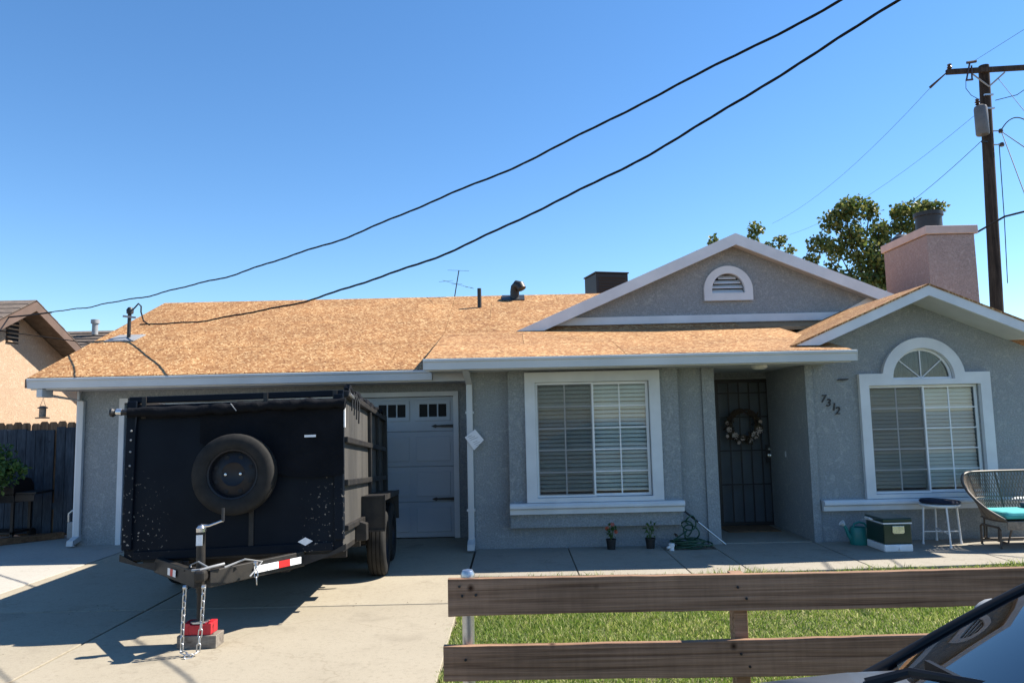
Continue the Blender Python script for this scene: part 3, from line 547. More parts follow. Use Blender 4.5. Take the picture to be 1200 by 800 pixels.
for zz in (1.588, 0.545):
    MB().prism([(-0.885, zz + 0.022), (-1.12, zz + 0.014), (-1.14, zz + 0.026), (-1.205, zz), (-1.14, zz - 0.026), (-1.12, zz - 0.014), (-0.885, zz - 0.022)], [], 10.876, 10.884).build('strap_hinge', 'black_iron', gd)
MB().prism([(-5.735, 0.0), (-5.735, 2.09), (-0.80, 2.09), (-0.80, 0.0), (-0.876, 0.0), (-0.876, 2.022), (-5.657, 2.022), (-5.657, 0.0)], [], 10.825, 10.849).build('garage_door_trim', 'trim', gd, 0.003)

# --- windows
def glazing(w, x0, x1, z0, z1, y, screen_left=True, nslat=27, tilt=42, gaprow=5):
    xm = (x0 + x1) / 2; fw_ = 0.035
    slat_me = None
    for side_, (a, b) in enumerate(((x0, xm + 0.02), (xm - 0.02, x1))):
        ys = y + (0.0 if side_ == 0 else 0.028)
        MB().prism(rect(a, b, z0, z1), [rect(a + fw_, b - fw_, z0 + fw_, z1 - fw_)], ys, ys + 0.026).build('sash', 'vinyl', w, 0.003)
        ia, ib, ja, jb = a + fw_, b - fw_, z0 + fw_, z1 - fw_
        MB().box(ia, ib, ys + 0.014, ys + 0.018, ja, jb).build('pane', 'glass', w)
        MB().box((ia + ib) / 2 - 0.008, (ia + ib) / 2 + 0.008, ys + 0.0065, ys + 0.0125, ja, jb).build('muntin', 'vinyl', w)
        for k in range(1, gaprow):
            zz = ja + (jb - ja) * k / gaprow; MB().box(ia, ib, ys + 0.006, ys + 0.012, zz - 0.008, zz + 0.008).build('muntin', 'vinyl', w)
        if side_ == 0 and screen_left: MB().box(ia - 0.012, ib + 0.012, ys - 0.006, ys - 0.005, ja - 0.012, jb + 0.012).build('insect_screen', 'screen', w)
        L = ib - ia + 0.03; hw = 0.027
        if slat_me is None:
            mb = MB(); cs = [(-hw, -0.003), (-hw * 0.4, 0.002), (hw * 0.4, 0.002), (hw, -0.003)]; top = [(p[0], p[1] + 0.002) for p in cs]
            mb.prism(cs + top[::-1], [], -L / 2, L / 2, 'x'); o = mb.build('blind_slat', 'slat', w, local=True); slat_me = o.data; firsto = o
        for k in range(nslat):
            zz = ja + 0.02 + (jb - ja - 0.03) * (k + 0.5) / nslat
            o = firsto if firsto is not None else link('blind_slat', slat_me, None, w)
            firsto = None
            o.location = W(w, ((ia + ib) / 2, y + 0.115, zz)); o.rotation_euler = (R(tilt + random.uniform(-4, 4)), random.uniform(-0.003, 0.003), 0)
        for f in (0.2, 0.8): MB().box(ia + L * f, ia + L * f + 0.004, y + 0.142, y + 0.144, ja, jb).build('ladder_cord', 'slat', w)
fwin = MB().prism(rect(0.147, 1.897, 0.60, 2.264), [win_hole], FP - 0.055, FP - 0.001).build('window', 'trim', H, 0.005)
glazing(fwin, 0.287, 1.755, 0.662, 2.128, FP + 0.005, True, 26, 51)
def sill(w, x0, x1, zt, y):
    MB().prism([(y - 0.11, zt - 0.012), (y - 0.125, zt - 0.03), (y - 0.125, zt - 0.055), (y - 0.105, zt - 0.07), (y - 0.085, zt - 0.075), (y - 0.08, zt - 0.135), (y - 0.001, zt - 0.14), (y - 0.001, zt), (y - 0.10, zt)], [], x0, x1, 'x').build('sill', 'trim', w)
sill(fwin, -0.072, 2.142, 0.597, FP)
aout = [(4.537, 0.545), (6.255, 0.545), (6.255, 2.155)] + arc(AC, 0.545, 8.5, 171.5, 28) + [(4.537, 2.155)]
awin = MB().prism(aout, [rw_hole, half], FW - 0.065, FW - 0.001).build('arched_window', 'trim', H, 0.005)
glazing(awin, 4.662, 6.118, 0.602, 1.998, FW + 0.003, True, 26, 60)
sill(awin, 3.962, 6.80, 0.54, FW)
MB().prism(half, [arc(AC, AR - 0.03, 4, 176, 24)], FW + 0.01, FW + 0.04).build('arch_sash', 'vinyl', awin)
MB().prism(arc(AC, AR - 0.028, 3, 177, 24), [], FW + 0.022, FW + 0.026).build('pane', 'glass', awin)
for a in (42, 90, 138): MB().bar((AC[0], FW + 0.016, AC[1] + 0.012), (AC[0] + (AR - 0.02) * math.cos(R(a)), FW + 0.016, AC[1] + (AR - 0.02) * math.sin(R(a))), 0.010, 0.018, (0, 1, 0)).build('muntin', 'vinyl', awin)
cur = MB(); n = 60
cv = []
for k in range(n + 1):
    x = AC[0] - 0.45 + 0.9 * k / n; yy = FW + 0.19 + 0.022 * math.sin(k * 1.3); cv += [(x, yy, 2.02), (x, yy, 2.55)]
cur.add(cv, [(2 * k, 2 * k + 2, 2 * k + 3, 2 * k + 1) for k in range(n)], True).build('curtain', 'curtain', awin)

# --- entry door with security door
ed = box('entry_door', 'door', H, 3.03, 3.935, 11.42, 11.46, 0.02, 2.19)
sd = MB().prism(rect(3.045, 3.925, 0.01, 2.185), [rect(3.095, 3.875, 0.07, 2.135)], 11.255, 11.295).build('security_door', 'black_iron', H, 0.004)
MB().box(3.095, 3.875, 11.283, 11.285, 0.07, 2.135).build('security_mesh', 'security_mesh', sd)
for k in range(4):
    x = 3.095 + 0.78 * (k + 1) / 5; MB().box(x - 0.009, x + 0.009, 11.262, 11.28, 0.07, 2.135).build('door_bar', 'black_iron', sd)
x = 3.835; MB().box(x - 0.009, x + 0.009, 11.262, 11.28, 0.07, 2.135).build('door_bar', 'black_iron', sd)
for zz in (0.62, 1.12, 1.62, 1.98): MB().box(3.095, 3.875, 11.264, 11.278, zz - 0.009, zz + 0.009).build('door_bar', 'black_iron', sd)
box('lock_plate', 'black_iron', sd, 3.77, 3.872, 11.252, 11.262, 0.93, 1.20)
MB().lathe([(0.0, 11.18), (0.024, 11.185), (0.028, 11.20), (0.016, 11.225), (0.016, 11.25), (0.03, 11.252)], (3.825, 0, 1.04), 'y', 16).build('knob', 'chrome', sd)
MB().lathe([(0.0, 11.235), (0.022, 11.237), (0.025, 11.252)], (3.825, 0, 1.135), 'y', 16).build('deadbolt', 'chrome', sd)
MB().prism([(2.99, 0.0), (2.99, 2.225), (3.97, 2.225), (3.97, 0.0), (3.935, 0.0), (3.935, 2.19), (3.03, 2.19), (3.03, 0.0)], [], 11.27, 11.299).build('door_frame', 'stucco', H)
pl = MB().lathe([(0.0, 2.235), (0.07, 2.24), (0.10, 2.262), (0.105, 2.29)], (3.2, 9.62, 0), 'z', 20).build('porch_light', 'lens', H)
box('doorbell', 'trim', H, 3.829, 3.8375, 10.6, 10.63, 1.05, 1.13)
MB().prism([(4.27, 2.085), (4.30, 2.10), (4.42, 2.102), (4.40, 2.082), (4.33, 2.078)], [], FW - 0.03, FW - 0.001).build('wall_hook', 'black_iron', H)
# house number, one child per digit
for ch_, (dx, dz) in zip("7312", ((4.035, 1.80), (4.098, 1.745), (4.165, 1.690), (4.212, 1.640))):
    cu = bpy.data.curves.new('digit', 'FONT'); cu.body = ch_; cu.size = 0.14; cu.extrude = 0.006; cu.shear = 0.18; cu.offset = 0.001
    tmp = bpy.data.objects.new('tmp', cu); C.objects.link(tmp); me = bpy.data.meshes.new_from_object(tmp.evaluated_get(bpy.context.evaluated_depsgraph_get())); bpy.data.objects.remove(tmp)
    me.materials.clear(); link('house_number', me, 'black_iron', H, None, W(H, (dx, FW - 0.012, dz)), (R(90), 0, 0))

# ------------------------------------------------------------------ things on the roof
def copy_tree(o, parent=None):
    c = o.copy(); C.objects.link(c); c.parent = parent
    for ch_ in list(o.children): copy_tree(ch_, c)
    return c
t = thing('rooftop_cooler', 'square brown evaporative cooler standing behind the roof ridge', 'rooftop cooler', (2.12, 16.3, 3.55), (0, 0, R(14)))
MB().box(-0.37, 0.37, -0.37, 0.37, 0.35, 1.20).build('housing', 'cooler', t, 0.01, local=True)
MB().box(-0.39, 0.39, -0.39, 0.39, 1.205, 1.235).build('lid', 'cooler', t, 0.006, local=True)
for sx in (-1, 1):
    for sy in (-1, 1): MB().box(sx * 0.33 - 0.025, sx * 0.33 + 0.025, sy * 0.33 - 0.025, sy * 0.33 + 0.025, -0.75, 0.349).build('leg', 'cooler', t, local=True)
lv = MB().box(-0.31, 0.31, -0.008, 0.0, -0.012, 0.012).build('louver', 'black_iron', t, local=True)
for k in range(12):
    o = lv if k == 0 else link('louver', lv.data, None, t); o.location = (0, -0.372, 0.44 + k * 0.06); o.rotation_euler = (R(25), 0, 0)
t = thing('tv_antenna', 'thin leaning television antenna on the roof ridge', 'antenna', (-1.06, 13.98, 3.95))
MB().tube([(-1.09, 13.98, 3.9), (-0.985, 13.98, 4.50)], 0.010, 6).build('mast', 'wire', t)
MB().tube([(-1.28, 13.80, 4.28), (-0.72, 14.2, 4.18)], 0.0032, 5).build('boom', 'wire', t)
for f, L in ((0.1, 0.22), (0.45, 0.16), (0.85, 0.12)):
    c = Vector((-1.28, 13.80, 4.28)).lerp(Vector((-0.72, 14.2, 4.18)), f); MB().tube([c + Vector((-L * .7, L, .03)), c + Vector((L * .7, -L, -.03))], 0.0028, 5).build('element', 'wire', t)
MB().tube([(-1.20, 13.98, 4.51), (-0.79, 13.98, 4.485)], 0.003, 5).build('element', 'wire', t)

# ------------------------------------------------------------------ overhead service cables (three twisted conductors each)
def service(name, label, A, B, poly, ext, r=0.0062, w=0.0066):
    t = thing(name, label, 'cable', A, group='overhead service cables'); hx, hy = B[0] - A[0], B[1] - A[1]
    f = lambda s: (A[0] + hx * s, A[1] + hy * s, poly[0] * s ** 3 + poly[1] * s ** 2 + poly[2] * s + poly[3])
    L = math.hypot(hx, hy); n = int(L * ext / 0.07)
    # past the frame the cable runs on to the street pole in a straight line
    z1 = f(1.0)[2]; sl_ = (f(1.0)[2] - f(0.9)[2]) / 0.1
    for q in range(3):
        pts = []
        for i in range(n + 1):
            s = ext * i / n; p = f(s) if s <= 1 else (A[0] + hx * s, A[1] + hy * s, z1 + sl_ * (s - 1))
            k = 1; a = s * L * 2 * math.pi / 0.85 + (q * 2 * math.pi / 3)
            pts.append((p[0] + k * w * math.cos(a) * hy / L, p[1] - k * w * math.cos(a) * hx / L, p[2] + k * w * math.sin(a) + 0.009 * math.sin(s * L * 2.6) + 0.006 * math.sin(s * L * 5.3 + 1)))
        MB().tube(pts, r, 6).build('conductor', 'cable', t)
    return t
service('service_cable', 'lower black twisted overhead cable ending at the roof mast', (-5.93, 11.75, 3.29), (2.809, 4.9, 4.518), (0.7073, 1.5248, -0.9508, 3.2848), 1.7)
c1 = service('service_cable', 'upper black twisted overhead cable running over to the peach house', (-8.45, 13.5, 3.79), (2.001, 4.2, 4.125), (1.1117, 0.0842, -0.8498, 3.7864), 1.6, 0.0050, 0.0052)
MB().tube([(-8.45, 13.5, 3.79), (-9.2, 14.05, 3.83), (-10.0, 14.6, 3.88), (-10.4, 14.9, 3.70)], 0.016, 6).build('lead_in', 'cable', c1)
MB().tube([(-10.4, 14.9, 3.66), (-9.0, 15.6, 3.45), (-8.3, 15.9, 3.36)], 0.010, 6).build('lead_in', 'cable', c1)

# ------------------------------------------------------------------ neighbouring houses
nb = thing('neighbour_house', 'peach stucco house with brown eaves beyond the picket fence', 'house', (-13, 15.4, 0))
NX, AY, AZ, NS = -10.0, 15.42, 4.345, 0.50
MB().prism([(11.6, 0), (19.3, 0), (19.3, 2.35), (AY, 4.20), (11.6, 2.35)], [], -10.65, -10.5, 'x').build('wall', 'peach', nb)
MB().box(-18, -10.652, 11.6, 11.75, 0, 2.35).build('wall', 'peach', nb); MB().box(-18, -10.652, 19.15, 19.3, 0, 2.35).build('wall', 'peach', nb)
for sg_ in (-1, 1):
    e = 4.4
    MB().hexa([(-18, AY, AZ - 0.08), (NX, AY, AZ - 0.08), (NX, AY + sg_ * e, AZ - 0.08 - NS * e), (-18, AY + sg_ * e, AZ - 0.08 - NS * e)], [(-18, AY, AZ), (NX, AY, AZ), (NX, AY + sg_ * e, AZ - NS * e), (-18, AY + sg_ * e, AZ - NS * e)]).build('roof', 'roofbrown', nb)
    MB().prism([(AY, AZ - 0.03), (AY + sg_ * e, AZ - 0.03 - NS * e), (AY + sg_ * e, AZ - 0.22 - NS * e), (AY, AZ - 0.22)], [], NX + 0.002, NX + 0.04, 'x').build('fascia', 'brown_trim', nb)
    for k in range(18):                                        # shingle courses
        a = 0.25 * k; 
        if a + 0.25 > e: break
        y0, y1 = AY + sg_ * (a + 0.26), AY + sg_ * a
        MB().hexa([(-14, y0, AZ + 0.002 - NS * (a + .26)), (NX + 0.03, y0, AZ + 0.002 - NS * (a + .26)), (NX + 0.03, y1, AZ + 0.002 - NS * a), (-14, y1, AZ + 0.002 - NS * a)], [(-14, y0, AZ + 0.026 - NS * (a + .26)), (NX + 0.03, y0, AZ + 0.026 - NS * (a + .26)), (NX + 0.03, y1, AZ + 0.012 - NS * a), (-14, y1, AZ + 0.012 - NS * a)]).build('shingle_course', 'roofbrown', nb)
nv = MB().box(-10.52, -10.49, 15.30, 15.68, 3.46, 3.92).build('attic_vent', 'dark', nb)
for k in range(5): MB().box(-10.488, -10.45, 15.30, 15.68, 3.48 + k * 0.088, 3.505 + k * 0.088).build('slat', 'peach', nv)
n2 = thing('far_house', 'low brown tiled roof of a house peeking out behind the peach house', 'house', (-13, 23, 0))
MB().box(-17, -8, 22.5, 27, 0, 4.05).build('wall', 'peach', n2)
MB().hexa([(-18, 22.0, 3.85), (-7.6, 22.0, 3.85), (-7.6, 24.2, 4.72), (-18, 24.2, 4.72)], [(-18, 22.0, 3.93), (-7.6, 22.0, 3.93), (-7.6, 24.2, 4.80), (-18, 24.2, 4.80)]).build('roof', 'roofbrown', n2)
for k in range(7):
    y = 22.0 + k * 0.31; z = 3.935 + k * 0.31 * 0.87 / 2.2
    MB().tube([(-18, y, z), (-7.6, y, z)], 0.04, 6).build('tile_course', 'roofbrown', n2)
MB().lathe([(0.0, 4.6), (0.09, 4.6), (0.09, 4.95), (0.13, 4.96), (0.13, 5.08), (0, 5.1)], (-13.35, 23.6, 0), 'z', 12).build('vent_pipe', 'greymetal', n2)

# ------------------------------------------------------------------ picket fence in the side yard
pf = thing('picket_fence', 'weathered dog eared wood picket fence beside the garage', 'fence', (-8.2, 12.0, 0))
pm = {}
for mt in ('picket', 'picket_shade'):
    pm[mt] = MB().prism([(-0.068, 0.0), (0.068, 0.0), (0.068, 1.74), (0.042, 1.775), (-0.042, 1.775), (-0.068, 1.74)], [], -0.009, 0.009).build('picket_template', mt, pf, 0.002, local=True).data
for o in [o for o in pf.children]: bpy.data.objects.remove(o)
x = -10.4; k = 0
while x < -6.38:
    link('picket', pm['picket'], None, pf, None, W(pf, (x, 12.0 + random.uniform(-.004, .004), random.uniform(-0.02, 0.015))), (0, random.uniform(-.006, .006), 0)); x += 0.143
for zz in (0.35, 1.45): box('rail', 'picket', pf, -10.45, -6.35, 12.02, 12.06, zz, zz + 0.09)
shading = thing('shade_panel', 'dark blue grey boards added as painted shade before the picket fence', 'shading', (-7.3, 11.93, 0))  # added boards that carry the shade on the fence's lower part
for k, bx in enumerate((-8.55, -8.40, -8.25, -8.10, -7.95, -7.80, -7.65, -7.50, -7.32, -7.17, -7.02, -6.87, -6.72, -6.57)):
    h = 1.66 + random.uniform(-.012, .012) + (0.03 if k > 7 else 0)
    MB().box(bx, bx + 0.143, 11.955, 11.972, 0.03, h).build('board', 'picket_shade', shading, 0.002)
box('brace', 'picket_shade', shading, -8.55, -6.43, 11.973, 11.988, 0.4, 0.5)

# feeder hanging from the gutter
fd = thing('bird_feeder', 'small dark lantern shaped bird feeder hanging from the gutter corner', 'bird feeder', (-6.405, 10.13, 1.81))
MB().lathe([(0.0, 1.815), (0.085, 1.815), (0.09, 1.828), (0.04, 1.835), (0.0, 1.836)], (-6.405, 10.13, 0), 'z', 16).build('tray', 'bench_metal', fd)
MB().lathe([(0.0, 1.837), (0.042, 1.837), (0.042, 1.95), (0.0, 1.95)], (-6.405, 10.13, 0), 'z', 14).build('reservoir', 'wicker', fd)
MB().lathe([(0.065, 1.951), (0.06, 1.965), (0.02, 1.985), (0.0, 1.986)], (-6.405, 10.13, 0), 'z', 14).build('roof', 'bench_metal', fd)
MB().tube([(-6.45, 10.13, 1.96), (-6.42, 10.13, 2.04), (-6.405, 10.13, 2.10), (-6.39, 10.13, 2.04), (-6.36, 10.13, 1.96)], 0.003, 5).build('hanger', 'bench_metal', fd)
MB().tube([(-6.405, 10.13, 2.10), (-6.405, 10.1, 2.23)], 0.003, 5).build('wire', 'bench_metal', fd)

# ------------------------------------------------------------------ side yard clutter
gr = thing('barbecue_grill', 'dark barbecue grill in the shade before the picket fence', 'grill', (-7.75, 11.5, 0))
MB().prism([(11.25, 0.70), (11.75, 0.70), (11.72, 0.58), (11.28, 0.58)], [], -8.1, -7.5, 'x').build('firebox', 'black_iron', gr, 0.01)
MB().prism([(11.25, 0.705), (11.75, 0.705), (11.74, 0.82), (11.66, 0.92), (11.5, 0.95), (11.34, 0.92), (11.26, 0.82)], [], -8.1, -7.5, 'x').build('lid', 'cooler', gr, 0.012)
MB().box(-7.49, -7.18, 11.28, 11.72, 0.70, 0.735).build('side_shelf', 'black_iron', gr, 0.008)
MB().box(-7.49, -7.20, 11.27, 11.28, 0.60, 0.70).build('control_panel', 'cooler', gr, 0.004)
MB().tube([(-8.0, 11.20, 0.83), (-7.6, 11.20, 0.83)], 0.014, 8).build('handle', 'greymetal', gr)
for lx in (-8.07, -7.53):
    for ly in (11.3, 11.7): MB().box(lx - 0.02, lx + 0.02, ly - 0.02, ly + 0.02, 0.02, 0.58).build('leg', 'cooler', gr)
MB().box(-8.09, -7.51, 11.28, 11.72, 0.12, 0.15).build('bottom_shelf', 'cooler', gr)
for wx in (-8.12, -7.48): MB().lathe([(0.0, wx - 0.015), (0.075, wx - 0.015), (0.08, wx), (0.075, wx + 0.015), (0.0, wx + 0.015)], (0, 11.7, 0.08), 'x', 16).build('wheel', 'rubber', gr)
tb = MB().bar((-7.95, 10.62, 0.05), (-6.95, 11.62, 0.05), 0.14, 0.09).build('landscape_timber', 'timber', None, 0.008); tag(tb, 'brown landscape timber lying on the shaded side yard concrete', 'timber')
gm = thing('utility_meter', 'small grey utility meter with pipe at the garage corner', 'meter', (-6.5, 11.2, 0))
MB().box(-6.62, -6.47, 11.14, 11.3, 0.05, 0.30).build('housing', 'greymetal', gm, 0.02); MB().tube([(-6.60, 11.16, 0.30), (-6.60, 11.16, 0.42), (-6.55, 11.16, 0.46), (-6.45, 11.16, 0.46)], 0.02, 10).build('pipe', 'steel', gm)
def leaves(name, mat, parent, centres, per, size, flat=0.0, quads=True, long=1.4):
    rs = []; 
    for (cx, cy, cz, r) in centres:
        n_ = max(6, int(per * (r / 0.3) ** 2)); d = RNG.normal(size=(n_, 3)); d /= np.linalg.norm(d, axis=1)[:, None]
        rad = r * RNG.random(n_) ** 0.42; rs.append(np.stack([cx + d[:, 0] * rad * 1.05, cy + d[:, 1] * rad * 1.3, cz + d[:, 2] * rad * 0.95], 1))
    P0 = np.concatenate(rs); m = len(P0); a = RNG.normal(size=(m, 3)); a[:, 2] -= 0.5; a /= np.linalg.norm(a, axis=1)[:, None]
    b = np.cross(a, RNG.normal(size=(m, 3))); b /= np.linalg.norm(b, axis=1)[:, None]; n_ = np.cross(a, b); s = size * RNG.uniform(0.6, 1.25, m)[:, None]
    V = np.zeros((m, 6, 3)); L = s * long
    V[:, 0] = P0; V[:, 1] = P0 + a * L * .45 + b * s * .5 + n_ * s * .12; V[:, 2] = P0 + a * L * .8 + b * s * .22; V[:, 3] = P0 + a * L - n_ * s * .12; V[:, 4] = P0 + a * L * .8 - b * s * .22; V[:, 5] = P0 + a * L * .45 - b * s * .5 + n_ * s * .12
    base = np.arange(m)[:, None] * 6; F = np.concatenate([base + np.array([[0, 1, 2, 3]]), base + np.array([[0, 3, 4, 5]])], 1).reshape(-1, 4)
    me = bpy.data.meshes.new(name); off = np.array(ORG[root_of(parent).name]); me.from_pydata((V.reshape(-1, 3) - off).tolist(), [], F.tolist())
    return link(name, me, mat, parent)
bs = thing('shrub', 'green leafy shrub in front of the grill at the left edge', 'shrub', (-7.75, 10.95, 0))
MB().tube([(-7.75, 10.95, 0), (-7.72, 10.95, 0.4), (-7.68, 10.97, 0.9), (-7.6, 10.95, 1.25)], [0.03, 0.026, 0.02, 0.01], 8).build('stem', 'bark', bs)
leaves('foliage', 'bush', bs, [(-7.55, 10.95, 1.2, 0.26), (-7.75, 10.95, 1.35, 0.28), (-7.45, 10.92, 1.05, 0.24), (-7.3, 10.95, 1.12, 0.16), (-7.65, 10.9, 0.95, 0.26), (-7.9, 11, 1.1, 0.35), (-7.95, 10.95, 0.7, 0.3)], 260, 0.055)

# ------------------------------------------------------------------ trees behind the house
def tree(name, label, base, centres, mat, per, size):
    t = thing(name, label, 'tree', base); zt = max(c[2] for c in centres); bx, by, _ = base
    cx = sum(c[0] for c in centres) / len(centres)
    top = Vector((cx, by, zt - 1.6)); b0 = Vector(base)
    MB().tube([b0, b0.lerp(top, .35) + Vector((.06, 0, 0)), b0.lerp(top, .7) - Vector((.05, 0, 0)), top], [0.20, 0.16, 0.12, 0.06], 10).build('trunk', 'bark', t)
    for c in centres:
        e = Vector(c[:3]); s = b0.lerp(top, 0.55 + 0.4 * random.random()); mid = s.lerp(e, .5) + Vector((random.uniform(-.1, .1), random.uniform(-.2, .2), .12))
        MB().tube([s, mid, e], [0.045, 0.028, 0.008], 6).build('branch', 'bark', t)
    leaves('crown', mat, t, centres, per, size, long=1.25); return t
TC = [[10.194, 21.5, 7.639, 0.42], [9.614, 21.6, 7.264, 0.36], [9.85, 21.4, 7.55, 0.3], [10.737, 21.5, 7.445, 0.23], [10.70, 21.5, 7.70, 0.16], [9.061, 21.3, 6.505, 0.34], [8.833, 21.5, 6.076, 0.23], [9.363, 21.5, 5.733, 0.30], [9.736, 21.7, 6.439, 0.36], [10.138, 21.5, 6.815, 0.44], [10.396, 21.3, 6.169, 0.46], [10.82, 21.5, 5.777, 0.42], [11.0, 21.6, 6.539, 0.33], [10.852, 21.4, 6.927, 0.30], [11.699, 21.5, 7.475, 0.36], [12.163, 21.6, 7.594, 0.30], [12.667, 21.5, 7.60, 0.22], [12.40, 21.5, 7.62, 0.24], [11.716, 21.5, 7.036, 0.29], [11.45, 21.5, 7.45, 0.2], [11.294, 21.5, 7.0, 0.2], [10.043, 21.5, 5.413, 0.5], [10.649, 21.5, 5.146, 0.5], [9.651, 21.5, 5.169, 0.4], [11.348, 21.5, 6.147, 0.4], [11.2, 21.5, 5.4, 0.5], [9.2, 21.5, 4.9, 0.5]]
tree('broadleaf_tree', 'large broadleaf tree rising behind the chimney', (10.6, 21.6, 0), TC, 'leaf', 230, 0.10)
TC2 = [[8.127, 24.0, 7.682, 0.25], [7.988, 24.0, 7.30, 0.22], [8.488, 24.0, 7.101, 0.17], [8.92, 24.0, 7.28, 0.2], [9.176, 24.0, 6.95, 0.17], [7.629, 24.0, 6.777, 0.39], [8.601, 24.0, 6.613, 0.34]]
tree('broadleaf_tree', 'small treetop just showing above the right slope of the front gable', (8.2, 24.0, 0), TC2, 'leaf', 240, 0.095)
tree('broadleaf_tree', 'tiny leaf tuft showing left of the front gable peak', (6.9, 24.4, 0), [[6.80, 24.4, 7.42, 0.15], [6.95, 24.4, 7.1, 0.22], [6.9, 24.4, 6.7, 0.35]], 'leaf', 200, 0.12)

# ------------------------------------------------------------------ utility pole
up_ = thing('utility_pole', 'tall dark wooden utility pole with crossarm behind the chimney', 'utility pole', (14.99, 23, 0))
MB().tube([(14.99, 23, -0.1), (15.17, 23, 4.9), (15.43, 23, 12.62)], [0.20, 0.185, 0.155], 14).build('pole', 'pole', up_)
MB().bar((14.09, 22.80, 12.35), (17.3, 22.80, 12.47), 0.11, 0.15).build('crossarm', 'pole', up_)
MB().tube([(14.90, 22.8, 12.28), (15.42, 22.82, 11.85)], 0.025, 6).build('brace', 'greymetal', up_); MB().tube([(15.95, 22.8, 12.30), (15.42, 22.82, 11.85)], 0.025, 6).build('brace', 'greymetal', up_)
tr = MB().lathe([(0.0, 10.22), (0.17, 10.22), (0.19, 10.26), (0.19, 11.08), (0.17, 11.15), (0.08, 11.20), (0.0, 11.205)], (15.02, 22.72, 0), 'z', 22).build('transformer', 'transformer', up_)
MB().lathe([(0.03, 11.19), (0.075, 11.22), (0.04, 11.26), (0.085, 11.30), (0.04, 11.34), (0.07, 11.38), (0.0, 11.43)], (14.94, 22.72, 0), 'z', 12).build('bushing', 'porcelain', tr)
MB().bar((15.05, 22.85, 10.05), (15.35, 22.9, 10.05), 0.05, 0.05).build('bracket', 'black_iron', up_)
for ix in (14.20, 17.0): MB().lathe([(0.0, 12.44), (0.04, 12.44), (0.085, 12.50), (0.05, 12.55), (0.07, 12.60), (0.0, 12.64)], (ix, 22.8, 0), 'z', 12).build('insulator', 'porcelain', up_)
MB().tube([(14.08, 22.8, 12.32), (13.75, 23.2, 12.02)], [0.02, 0.045], 8).build('strain_insulator', 'porcelain', up_); MB().tube([(16.95, 22.8, 12.42), (16.55, 22.5, 12.10)], [0.02, 0.045], 8).build('strain_insulator', 'porcelain', up_)
fu = MB().bar((14.62, 22.70, 12.02), (14.85, 22.70, 12.04), 0.04, 0.05).build('fuse_cutout', 'porcelain', up_)
for a, b in (((14.64, 22.7, 12.02), (14.80, 22.7, 12.62)), ((14.82, 22.7, 12.04), (14.84, 22.7, 12.50))): MB().tube([a, b], 0.028, 6).build('fuse_tube', 'porcelain', fu)
MB().tube([(14.70, 22.7, 12.60), (15.0, 22.7, 12.64)], 0.045, 8).build('fuse_tube', 'porcelain', fu)
for zz in (9.9, 10.35): MB().lathe([(0.0, zz), (0.06, zz), (0.07, zz + 0.06), (0.05, zz + 0.12), (0, zz + 0.12)], (15.72, 22.9, 0), 'z', 10).build('spool', 'porcelain', up_)
for zz in (9.96, 10.41): MB().bar((15.36, 22.9, zz), (15.74, 22.9, zz), 0.03, 0.03).build('spool_arm', 'greymetal', up_)
for zz in (11.1, 11.55): MB().box(15.24, 15.52, 22.78, 22.84, zz, zz + 0.05).build('band', 'steel', up_)
def span(label, pts, r=0.010, sag=0.0, mat='wire'):
    P_ = []
    for i in range(len(pts) - 1):
        a, b = Vector(pts[i]), Vector(pts[i + 1])
        for k in range(13): 
            s = k / 12
            if i and k == 0: continue
            p = a.lerp(b, s); p.z -= sag * 4 * s * (1 - s); P_.append(p)
    return tag(MB().tube(P_, r, 6).build('power_line', mat), label, 'power line', 'lines on the utility pole')
span('thin line from the crossarm tip down toward the gable', [(13.75, 23.2, 12.0), (15.17, 42, 12.45)], 0.006, 0.5)
span('thin line from the transformer height down to the left', [(14.95, 22.9, 10.95), (16.12, 42, 11.77)], 0.006, 0.5)
span('thin line running from below the transformer behind the treetop', [(15.2, 22.9, 10.2), (17.56, 33, 10.5)], 0.010, 0.1)
span('thin line rising from the fuse cutout out of the top right', [(14.95, 22.7, 12.66), (13.18, 18, 11.19), (9.5, 8, 8.2)], 0.006)
span('thin line dropping from the crossarm brace to the right', [(15.72, 22.8, 12.1), (14.43, 20, 9.87), (11.5, 13.7, 5.0)], 0.007)
span('thick cable leaving the pole up to the right', [(15.72, 22.9, 10.4), (14.6, 20.8, 9.95), (12.965, 18, 8.83), (7, 7.6, 4.6)], 0.016, -0.05, 'cable')
span('thick cable dropping steeply from the pole spools', [(15.75, 22.9, 10.35), (14.216, 20, 7.55), (11.5, 15.2, 3.2)], 0.012, 0.0, 'cable')
span('second thick cable leaving the pole spools to the right', [(15.75, 22.9, 10.38), (12.9, 18, 8.12), (7.6, 9, 4.0)], 0.012, 0.0, 'cable')
span('black cable looping from the chimney toward the right edge', [(7.37, 12.0, 4.47), (7.62, 11.9, 4.52), (7.9, 11.6, 4.70), (8.6, 11.0, 4.80), (10.5, 9.5, 5.2)], 0.016, 0.0, 'cable')
MB().tube([(15.63, 22.9, 10.0), (15.58, 22.9, 7.5), (15.50, 22.9, 5.5)], 0.014, 6).build('ground_wire', 'wire', up_)
MB().tube([(14.62, 22.7, 12.0), (14.60, 22.7, 11.75), (14.75, 22.7, 11.52), (14.94, 22.72, 11.42)], 0.010, 6).build('jumper', 'wire', up_)
MB().tube([(16.55, 22.5, 12.1), (16.5, 22.6, 11.7), (16.2, 22.7, 11.5), (15.6, 22.85, 11.4)], 0.012, 6).build('jumper', 'wire', up_)

